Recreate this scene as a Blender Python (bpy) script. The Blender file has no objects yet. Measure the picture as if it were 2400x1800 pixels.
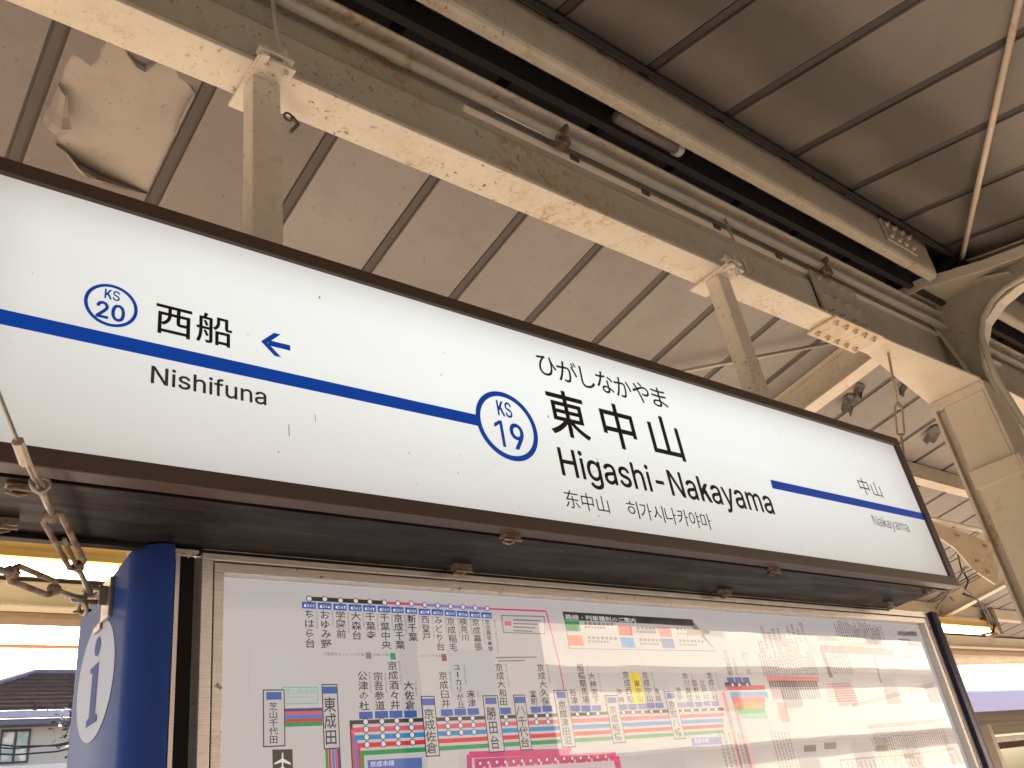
import bpy, bmesh, math, random
from mathutils import Vector, Matrix
random.seed(7)
S = bpy.context.scene
COL = S.collection
R = math.radians
EYE = 1.6                      # eye height above the platform floor

# ------------------------------------------------------------------ camera
cam = bpy.data.cameras.new('camera'); co = bpy.data.objects.new('camera', cam); COL.objects.link(co)
CR = ((0.77789847, -0.19938246, -0.59591997),
      (-0.61224419, -0.45406845, -0.6472858),
      (-0.14153102, 0.86837117, -0.4752899))
co.matrix_world = Matrix(CR).to_4x4(); co.location = (0, 0, EYE)
cam.sensor_width = 36; cam.lens = 36 * 2043.1 / 2400; cam.clip_end = 2000; cam.clip_start = 0.02
S.camera = co

# ------------------------------------------------------------------ sky and sun
SUN_EL, SUN_AZ = R(30), R(14)           # azimuth from +Y towards +X
w = bpy.data.worlds.new('World'); S.world = w; w.use_nodes = True
nt = w.node_tree; bgn = nt.nodes['Background']
sky = nt.nodes.new('ShaderNodeTexSky'); sky.sky_type = 'NISHITA'; sky.sun_disc = False
sky.sun_elevation = SUN_EL; sky.sun_rotation = SUN_AZ; sky.air_density = 1.0; sky.dust_density = 4.0; sky.ozone_density = 1.0
nt.links.new(sky.outputs[0], bgn.inputs[0]); bgn.inputs[1].default_value = 0.10
sl = bpy.data.lights.new('sun', 'SUN'); sl.energy = 4.6; sl.angle = R(0.5); sl.color = (1.0, 0.885, 0.77)
so = bpy.data.objects.new('sun', sl); COL.objects.link(so)
sd = Vector((math.sin(SUN_AZ) * math.cos(SUN_EL), math.cos(SUN_AZ) * math.cos(SUN_EL), math.sin(SUN_EL)))
so.rotation_euler = sd.to_track_quat('Z', 'Y').to_euler(); so.location = (0, 10, 12)
S.view_settings.view_transform = 'Standard'; S.view_settings.look = 'None'
S.view_settings.exposure = 1.95; S.view_settings.gamma = 1; S.view_settings.use_curve_mapping = False
S.render.engine = 'CYCLES'
S.cycles.max_bounces = 10; S.cycles.diffuse_bounces = 6; S.cycles.glossy_bounces = 4; S.cycles.transparent_max_bounces = 12
S.cycles.use_denoising = True; S.cycles.caustics_reflective = False; S.cycles.caustics_refractive = False
S.cycles.sample_clamp_indirect = 6

# ------------------------------------------------------------------ materials
def srgb(r, g, b):
    f = lambda c: ((c / 255 + .055) / 1.055) ** 2.4 if c > 10 else c / 255 / 12.92
    return (f(r), f(g), f(b))
def base(name, col, rough=.6, metal=0., spec=.5):
    m = bpy.data.materials.new(name); m.use_nodes = True
    p = m.node_tree.nodes['Principled BSDF']
    p.inputs['Base Color'].default_value = (*col, 1); p.inputs['Roughness'].default_value = rough
    p.inputs['Metallic'].default_value = metal; p.inputs['Specular IOR Level'].default_value = spec
    return m, m.node_tree, p
def noise(nt, scale, detail=4, rough=.6, vec=None, dist=0):
    n = nt.nodes.new('ShaderNodeTexNoise'); n.inputs['Scale'].default_value = scale; n.inputs['Detail'].default_value = detail
    n.inputs['Roughness'].default_value = rough; n.inputs['Distortion'].default_value = dist
    if vec is not None: nt.links.new(vec, n.inputs['Vector'])
    return n.outputs[0]
def ramp(nt, fac, stops):
    r = nt.nodes.new('ShaderNodeValToRGB'); nt.links.new(fac, r.inputs[0])
    e = r.color_ramp.elements
    while len(e) > 1: e.remove(e[-1])
    for i, (p, c) in enumerate(stops):
        c = (c, c, c, 1) if isinstance(c, (int, float)) else (*c, 1)
        if i == 0: e[0].position = p; e[0].color = c
        else: x = e.new(p); x.color = c
    return r.outputs[0]
def mix(nt, fac, a, b, mode='MIX'):
    m = nt.nodes.new('ShaderNodeMix'); m.data_type = 'RGBA'; m.blend_type = mode
    for s, v in ((m.inputs[0], fac), (m.inputs[6], a), (m.inputs[7], b)):
        if hasattr(v, 'is_output'): nt.links.new(v, s)
        elif isinstance(v, (int, float)): s.default_value = v
        else: s.default_value = (*v, 1)
    return m.outputs[2]
def coords(nt, kind='Object', scale=(1, 1, 1)):
    t = nt.nodes.new('ShaderNodeTexCoord'); m = nt.nodes.new('ShaderNodeMapping'); m.inputs['Scale'].default_value = scale
    nt.links.new(t.outputs[kind], m.inputs[0]); return m.outputs[0]
def math_(nt, op, a, b=0., c=None):
    m = nt.nodes.new('ShaderNodeMath'); m.operation = op
    for s, v in zip(m.inputs, (a, b, c)):
        if v is None: continue
        if hasattr(v, 'is_output'): nt.links.new(v, s)
        else: s.default_value = v
    return m.outputs[0]
def bump(nt, p, h, st=.3, d=.002):
    b = nt.nodes.new('ShaderNodeBump'); b.inputs['Strength'].default_value = st; b.inputs['Distance'].default_value = d
    nt.links.new(h, b.inputs['Height']); nt.links.new(b.outputs[0], p.inputs['Normal'])

def painted_steel(name, col, rust=.5, rough=.5, dirt=.25):
    m, nt, p = base(name, col, rough)
    v = coords(nt)
    c = mix(nt, ramp(nt, noise(nt, 2.2, 5, .6, v), [(.35, 0.), (.7, 1.)]), col, tuple(x * y for x, y in zip(col, (.86, .84, .76))))
    c = mix(nt, ramp(nt, noise(nt, 14, 6, .7, v), [(.45, 0.), (.75, dirt)]), c, tuple(x * .55 for x in col))
    # orange bleeding in clusters, small dark pits inside them
    cl = ramp(nt, noise(nt, 2.6, 3, .6, v, .6), [(.60 - .12 * rust, 0.), (.68, 1.)])
    fine = ramp(nt, noise(nt, 30, 6, .75, v), [(.50, 0.), (.60, 1.)])
    pit = ramp(nt, noise(nt, 62, 5, .75, v), [(.595, 0.), (.64, 1.)])
    c = mix(nt, math_(nt, 'MULTIPLY', math_(nt, 'MULTIPLY', cl, fine), .75), c, (.36, .18, .025))
    cl2 = ramp(nt, noise(nt, 1.9, 3, .6, v), [(.42, .15), (.60, 1.)])
    c = mix(nt, math_(nt, 'MULTIPLY', math_(nt, 'MULTIPLY', cl2, pit), .85 * min(1, rust * 1.6)), c, (.10, .045, .015))
    nt.links.new(c, p.inputs['Base Color'])
    bump(nt, p, noise(nt, 55, 4, .7, v), .25, .0015)
    return m
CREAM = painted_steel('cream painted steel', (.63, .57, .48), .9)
DULL = painted_steel('shaded cream steel', (.36, .34, .285), .8, .6, .5)  # the shade around the knee is put into this darker cream
CREAM2 = painted_steel('cream painted steel clean', (.56, .50, .41), .3, .45, .15)
RUSTY = painted_steel('rust eaten cream steel', (.56, .47, .35), 1.15)
PIPE = painted_steel('grey cream pipe', (.40, .38, .32), .2, .4)

def panel_mat(name, col, shade=False):
    m, nt, p = base(name, col, .7)
    v = coords(nt)
    oi = nt.nodes.new('ShaderNodeObjectInfo')
    c = mix(nt, ramp(nt, noise(nt, 1.6, 4, .6, v), [(.3, 0.), (.72, 1.)]), tuple(x * 1.08 for x in col), tuple(x * .84 for x in col))
    c = mix(nt, ramp(nt, oi.outputs['Random'], [(0, 0.), (1, .38)]), c, tuple(x * .7 for x in col))
    c = mix(nt, ramp(nt, noise(nt, 9, 6, .7, v), [(.5, 0.), (.8, .35)]), c, tuple(x * .55 for x in col))
    sp = ramp(nt, noise(nt, 75, 2, .5, v), [(.70, 0.), (.74, 1.)])
    c = mix(nt, math_(nt, 'MULTIPLY', sp, .6), c, (.06, .035, .02))
    if shade:  # bands of shade on the near slope, painted into the board colour
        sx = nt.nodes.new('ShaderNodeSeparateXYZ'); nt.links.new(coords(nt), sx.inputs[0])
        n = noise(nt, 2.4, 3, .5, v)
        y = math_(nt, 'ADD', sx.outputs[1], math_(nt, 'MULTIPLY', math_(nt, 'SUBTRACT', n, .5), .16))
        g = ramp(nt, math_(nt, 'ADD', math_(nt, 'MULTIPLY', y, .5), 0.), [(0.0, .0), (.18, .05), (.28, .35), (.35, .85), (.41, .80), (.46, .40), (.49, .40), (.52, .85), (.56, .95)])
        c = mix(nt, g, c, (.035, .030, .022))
    nt.links.new(c, p.inputs['Base Color'])
    bump(nt, p, noise(nt, 3, 3, .5, v), .35, .02)
    return m
PANEL = panel_mat('brown soffit board', (.250, .231, .217))
PANEL_S = panel_mat('shaded soffit board', (.185, .155, .132), True)
PANEL_O = panel_mat('older soffit board', (.185, .163, .148))
VENEER = panel_mat('aged veneer', (.175, .150, .135))
PEEL = panel_mat('bared soffit board', (.30, .262, .225))
JOINT_D = base('near joint batten', (.030, .024, .020), .7)[0]  # darker batten colour for the near slope
JOINT = base('joint batten brown', (.056, .045, .038), .6)[0]
BLACK = base('recess black', (.010, .009, .008), .85)[0]  # flat black for the ridge hood and the gap beside the post
SOOT, nt_, p_ = base('sooty steel', (.024, .021, .019), .7)

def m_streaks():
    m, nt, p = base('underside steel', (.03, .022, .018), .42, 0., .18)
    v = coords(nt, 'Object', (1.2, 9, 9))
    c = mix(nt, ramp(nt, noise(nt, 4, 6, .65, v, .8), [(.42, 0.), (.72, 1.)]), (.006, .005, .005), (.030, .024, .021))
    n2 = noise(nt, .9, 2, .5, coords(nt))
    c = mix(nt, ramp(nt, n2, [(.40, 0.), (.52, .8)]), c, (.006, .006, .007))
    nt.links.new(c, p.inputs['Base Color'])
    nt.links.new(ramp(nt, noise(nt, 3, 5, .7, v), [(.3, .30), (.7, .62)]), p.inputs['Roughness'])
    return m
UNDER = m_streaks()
FRAME, nf, pf = base('bronze brown frame', (.060, .041, .032), .38, 0., .35)
def steel():
    m, nt, p = base('worn stainless', (.60, .54, .47), .40, .65)
    v = coords(nt, 'Object', (3, 3, 60))
    c = mix(nt, ramp(nt, noise(nt, 6, 5, .7, v), [(.3, 0.), (.75, 1.)]), (.78, .74, .69), (.52, .48, .43))
    c = mix(nt, ramp(nt, noise(nt, 60, 2, .5, coords(nt)), [(.70, 0.), (.75, .8)]), c, (.12, .08, .05))
    nt.links.new(c, p.inputs['Base Color'])
    return m
STEEL = steel()
WIRE = base('weathered galvanised', (.30, .265, .22), .42, .7)[0]
WRUST, nt, p = base('rusting galvanised', (.25, .16, .10), .6, .4)
c = mix(nt, ramp(nt, noise(nt, 30, 5, .7, coords(nt)), [(.4, 0.), (.6, 1.)]), (.24, .205, .165), (.13, .07, .04)); nt.links.new(c, p.inputs['Base Color'])
BLUEP, nt, p = base('satin blue enamel', (.026, .060, .245), .56, 0., .05)
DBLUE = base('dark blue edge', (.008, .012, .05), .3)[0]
SYMW = base('white vinyl symbol', (.42, .48, .62), .6, 0., .05)[0]
RUBBER = base('black cable sheath', (.012, .011, .010), .5)[0]

def emis(name, col, st):
    m = bpy.data.materials.new(name); m.use_nodes = True; nt = m.node_tree
    nt.nodes.remove(nt.nodes['Principled BSDF']); e = nt.nodes.new('ShaderNodeEmission')
    e.inputs[0].default_value = (*col, 1); e.inputs[1].default_value = st
    nt.links.new(e.outputs[0], nt.nodes['Material Output'].inputs[0]); return m
TUBE = emis('lit tube', (1.0, .84, .45), 5.0)
REFL, nt, p = base('yellowed reflector', (.85, .62, .20), .35)

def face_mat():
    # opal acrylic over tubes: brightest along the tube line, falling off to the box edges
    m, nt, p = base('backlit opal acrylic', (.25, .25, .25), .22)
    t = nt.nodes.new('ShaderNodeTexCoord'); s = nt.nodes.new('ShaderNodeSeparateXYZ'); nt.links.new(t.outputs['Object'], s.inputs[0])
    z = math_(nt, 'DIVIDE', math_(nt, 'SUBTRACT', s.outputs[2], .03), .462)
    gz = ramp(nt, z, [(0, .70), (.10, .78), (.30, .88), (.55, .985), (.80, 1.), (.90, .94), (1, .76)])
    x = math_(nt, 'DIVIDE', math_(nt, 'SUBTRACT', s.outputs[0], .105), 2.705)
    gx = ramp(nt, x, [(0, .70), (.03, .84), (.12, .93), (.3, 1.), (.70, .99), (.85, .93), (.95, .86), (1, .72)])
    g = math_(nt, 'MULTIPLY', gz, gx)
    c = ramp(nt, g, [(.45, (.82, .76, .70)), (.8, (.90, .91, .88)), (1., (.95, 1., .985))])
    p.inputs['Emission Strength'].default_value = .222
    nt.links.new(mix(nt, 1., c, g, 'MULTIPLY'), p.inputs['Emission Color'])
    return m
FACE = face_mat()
INK = base('black lettering film', (.010, .012, .011), .3)[0]
INKG = base('dark grey lettering film', (.045, .06, .055), .3)[0]
INKL = base('mid grey lettering film', (.20, .205, .195), .3)[0]
INKB, nt, p = base('blue lettering film', (.0, .032, .30), .3)
p.inputs['Emission Color'].default_value = (0, .06, .38, 1); p.inputs['Emission Strength'].default_value = .13   # translucent film on the lit face

# ------------------------------------------------------------------ mesh helpers
class MB:
    def __init__(s): s.v = []; s.f = []; s.m = []
    def add(s, vs, fs, mi=0):
        o = len(s.v); s.v += [tuple(v) for v in vs]; s.f += [tuple(i + o for i in f) for f in fs]; s.m += [mi] * len(fs); return s
    def box(s, x0, x1, y0, y1, z0, z1, mi=0):
        return s.add([(x0, y0, z0), (x1, y0, z0), (x1, y1, z0), (x0, y1, z0), (x0, y0, z1), (x1, y0, z1), (x1, y1, z1), (x0, y1, z1)],
                     [(0, 3, 2, 1), (4, 5, 6, 7), (0, 1, 5, 4), (1, 2, 6, 5), (2, 3, 7, 6), (3, 0, 4, 7)], mi)
    def prism(s, poly, fn0, fn1, mi=0):
        a = [fn0(p) for p in poly]; b = [fn1(p) for p in poly]; n = len(poly)
        return s.add(a + b, [tuple(range(n - 1, -1, -1)), tuple(range(n, 2 * n))] + [(i, (i + 1) % n, n + (i + 1) % n, n + i) for i in range(n)], mi)
    def along_x(s, poly, x0, x1, mi=0):       # poly of (y, z)
        return s.prism(poly, lambda p: (x0, p[0], p[1]), lambda p: (x1, p[0], p[1]), mi)
    def tube(s, pts, r, n=8, mi=0, cap=True):
        pts = [Vector(p) for p in pts]; rings = []
        up = None
        for i, p in enumerate(pts):
            d = (pts[min(i + 1, len(pts) - 1)] - pts[max(i - 1, 0)]).normalized()
            if up is None: up = d.orthogonal().normalized()
            up = (up - d * up.dot(d)).normalized(); q = d.cross(up)
            rr = r[i] if isinstance(r, (list, tuple)) else r
            rings.append([p + (up * math.cos(2 * math.pi * k / n) + q * math.sin(2 * math.pi * k / n)) * rr for k in range(n)])
        vs = [v for g in rings for v in g]; fs = []
        for i in range(len(pts) - 1):
            for k in range(n): fs.append((i * n + k, i * n + (k + 1) % n, (i + 1) * n + (k + 1) % n, (i + 1) * n + k))
        if cap: fs += [tuple(range(n - 1, -1, -1)), tuple(range(len(vs) - n, len(vs)))]
        return s.add(vs, fs, mi)
    def ring(s, c, ax, R_, r, n=20, k=6, mi=0):
        c = Vector(c); ax = Vector(ax).normalized(); u = ax.orthogonal().normalized(); w_ = ax.cross(u)
        vs = []; fs = []
        for i in range(n):
            a = 2 * math.pi * i / n; d = u * math.cos(a) + w_ * math.sin(a)
            for j in range(k):
                b = 2 * math.pi * j / k; vs.append(c + d * (R_ + r * math.cos(b)) + ax * r * math.sin(b))
        for i in range(n):
            for j in range(k): fs.append((i * k + j, ((i + 1) % n) * k + j, ((i + 1) % n) * k + (j + 1) % k, i * k + (j + 1) % k))
        return s.add(vs, fs, mi)
    def build(s, name, mats, parent=None, bevel=0., smooth=False, loc=None):
        me = bpy.data.meshes.new(name); me.from_pydata(s.v, [], s.f)
        for m in (mats if isinstance(mats, (list, tuple)) else [mats]): me.materials.append(m)
        for p, mi in zip(me.polygons, s.m): p.material_index = mi
        bm = bmesh.new(); bm.from_mesh(me); bmesh.ops.recalc_face_normals(bm, faces=bm.faces)
        bm.to_mesh(me); bm.free()
        if smooth:
            for p in me.polygons: p.use_smooth = True
        o = bpy.data.objects.new(name, me); COL.objects.link(o)
        if loc: o.location = loc
        if parent: o.parent = parent
        if bevel:
            b = o.modifiers.new('bevel', 'BEVEL'); b.width = bevel; b.segments = 2; b.limit_method = 'ANGLE'; b.angle_limit = R(40)
            b.harden_normals = False
        return o
def tag(o, label=None, cat=None, group=None, kind=None):
    for k, v in (('label', label), ('category', cat), ('group', group), ('kind', kind)):
        if v: o[k] = v
    return o
def empty(name, loc=(0, 0, 0), rot=None):
    o = bpy.data.objects.new(name, None); COL.objects.link(o); o.location = loc; o.empty_display_size = .1
    if rot: o.rotation_euler = rot
    return o
def inst(src, name, parent=None, loc=(0, 0, 0), rot=None):
    o = src.copy(); o.name = name; COL.objects.link(o); o.location = loc; o.parent = parent
    if rot: o.rotation_euler = rot
    return o
import os
FONT = None
try: FONT = bpy.data.fonts.load(os.path.join(bpy.utils.resource_path('LOCAL'), 'datafiles', 'fonts', 'Inter.woff2'))   # the sans that ships with Blender
except Exception: pass
def text_mesh(s, bold=0., res=3):
    c = bpy.data.curves.new('t', 'FONT'); c.body = s
    if FONT and all(ord(q) < 256 for q in s): c.font = FONT
    c.size = 1; c.resolution_u = res; c.offset = bold
    o = bpy.data.objects.new('t', c); COL.objects.link(o); bpy.context.view_layer.update()
    me = bpy.data.meshes.new_from_object(o); bpy.data.objects.remove(o)
    vs = [v.co.copy() for v in me.vertices]; fs = [tuple(p.vertices) for p in me.polygons]
    bpy.data.meshes.remove(me); bpy.data.curves.remove(c)
    if FONT and bold >= 0 and all(ord(q) < 256 for q in s):
        for i, ch in enumerate(s):                         # K and k are drawn as a stem and two arms
            if ch not in 'Kk': continue
            a = text_mesh(s[:i + 1], -1e-9, 1)[0]; b = text_mesh(ch, -1e-9, 1)[0]
            x1 = max(v.x for v in a); wd = max(v.x for v in b) - min(v.x for v in b); x0 = x1 - wd; h = max(v.y for v in b)
            fs = [f for f in fs if not all(x0 - .004 <= vs[k].x <= x1 + .004 for k in f)]
            t = .072; xh = h if ch == 'K' else h * .735; m = .30 * h if ch == 'K' else .245 * h
            def quad(*p):
                o = len(vs); vs.extend(Vector((q[0], q[1], 0)) for q in p); fs.append((o, o + 1, o + 2, o + 3))
            quad((x0, 0), (x0 + t, 0), (x0 + t, h), (x0, h))
            quad((x0 + t * .8, m - .02), (x0 + t * .8, m + .10), (x1 - .03 - t * 1.2, xh), (x1 - .03, xh))
            jx = x0 + t + (x1 - x0) * .18; jy = m + .10 + (xh - m) * .16
            quad((jx - .02, jy - .05), (jx + .05, jy + .03), (x1, 0), (x1 - t * 1.22, 0))
    return vs, fs
def text_fit(mb, s, x0, x1, z0, z1, y, bold=0., mi=0, res=3):
    vs, fs = text_mesh(s, bold, res)
    if not vs: return
    a, b = min(v.x for v in vs), max(v.x for v in vs); c, d = min(v.y for v in vs), max(v.y for v in vs)
    mb.add([(x0 + (v.x - a) / (b - a) * (x1 - x0), y, z0 + (v.y - c) / (d - c) * (z1 - z0)) for v in vs], fs, mi)

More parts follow.
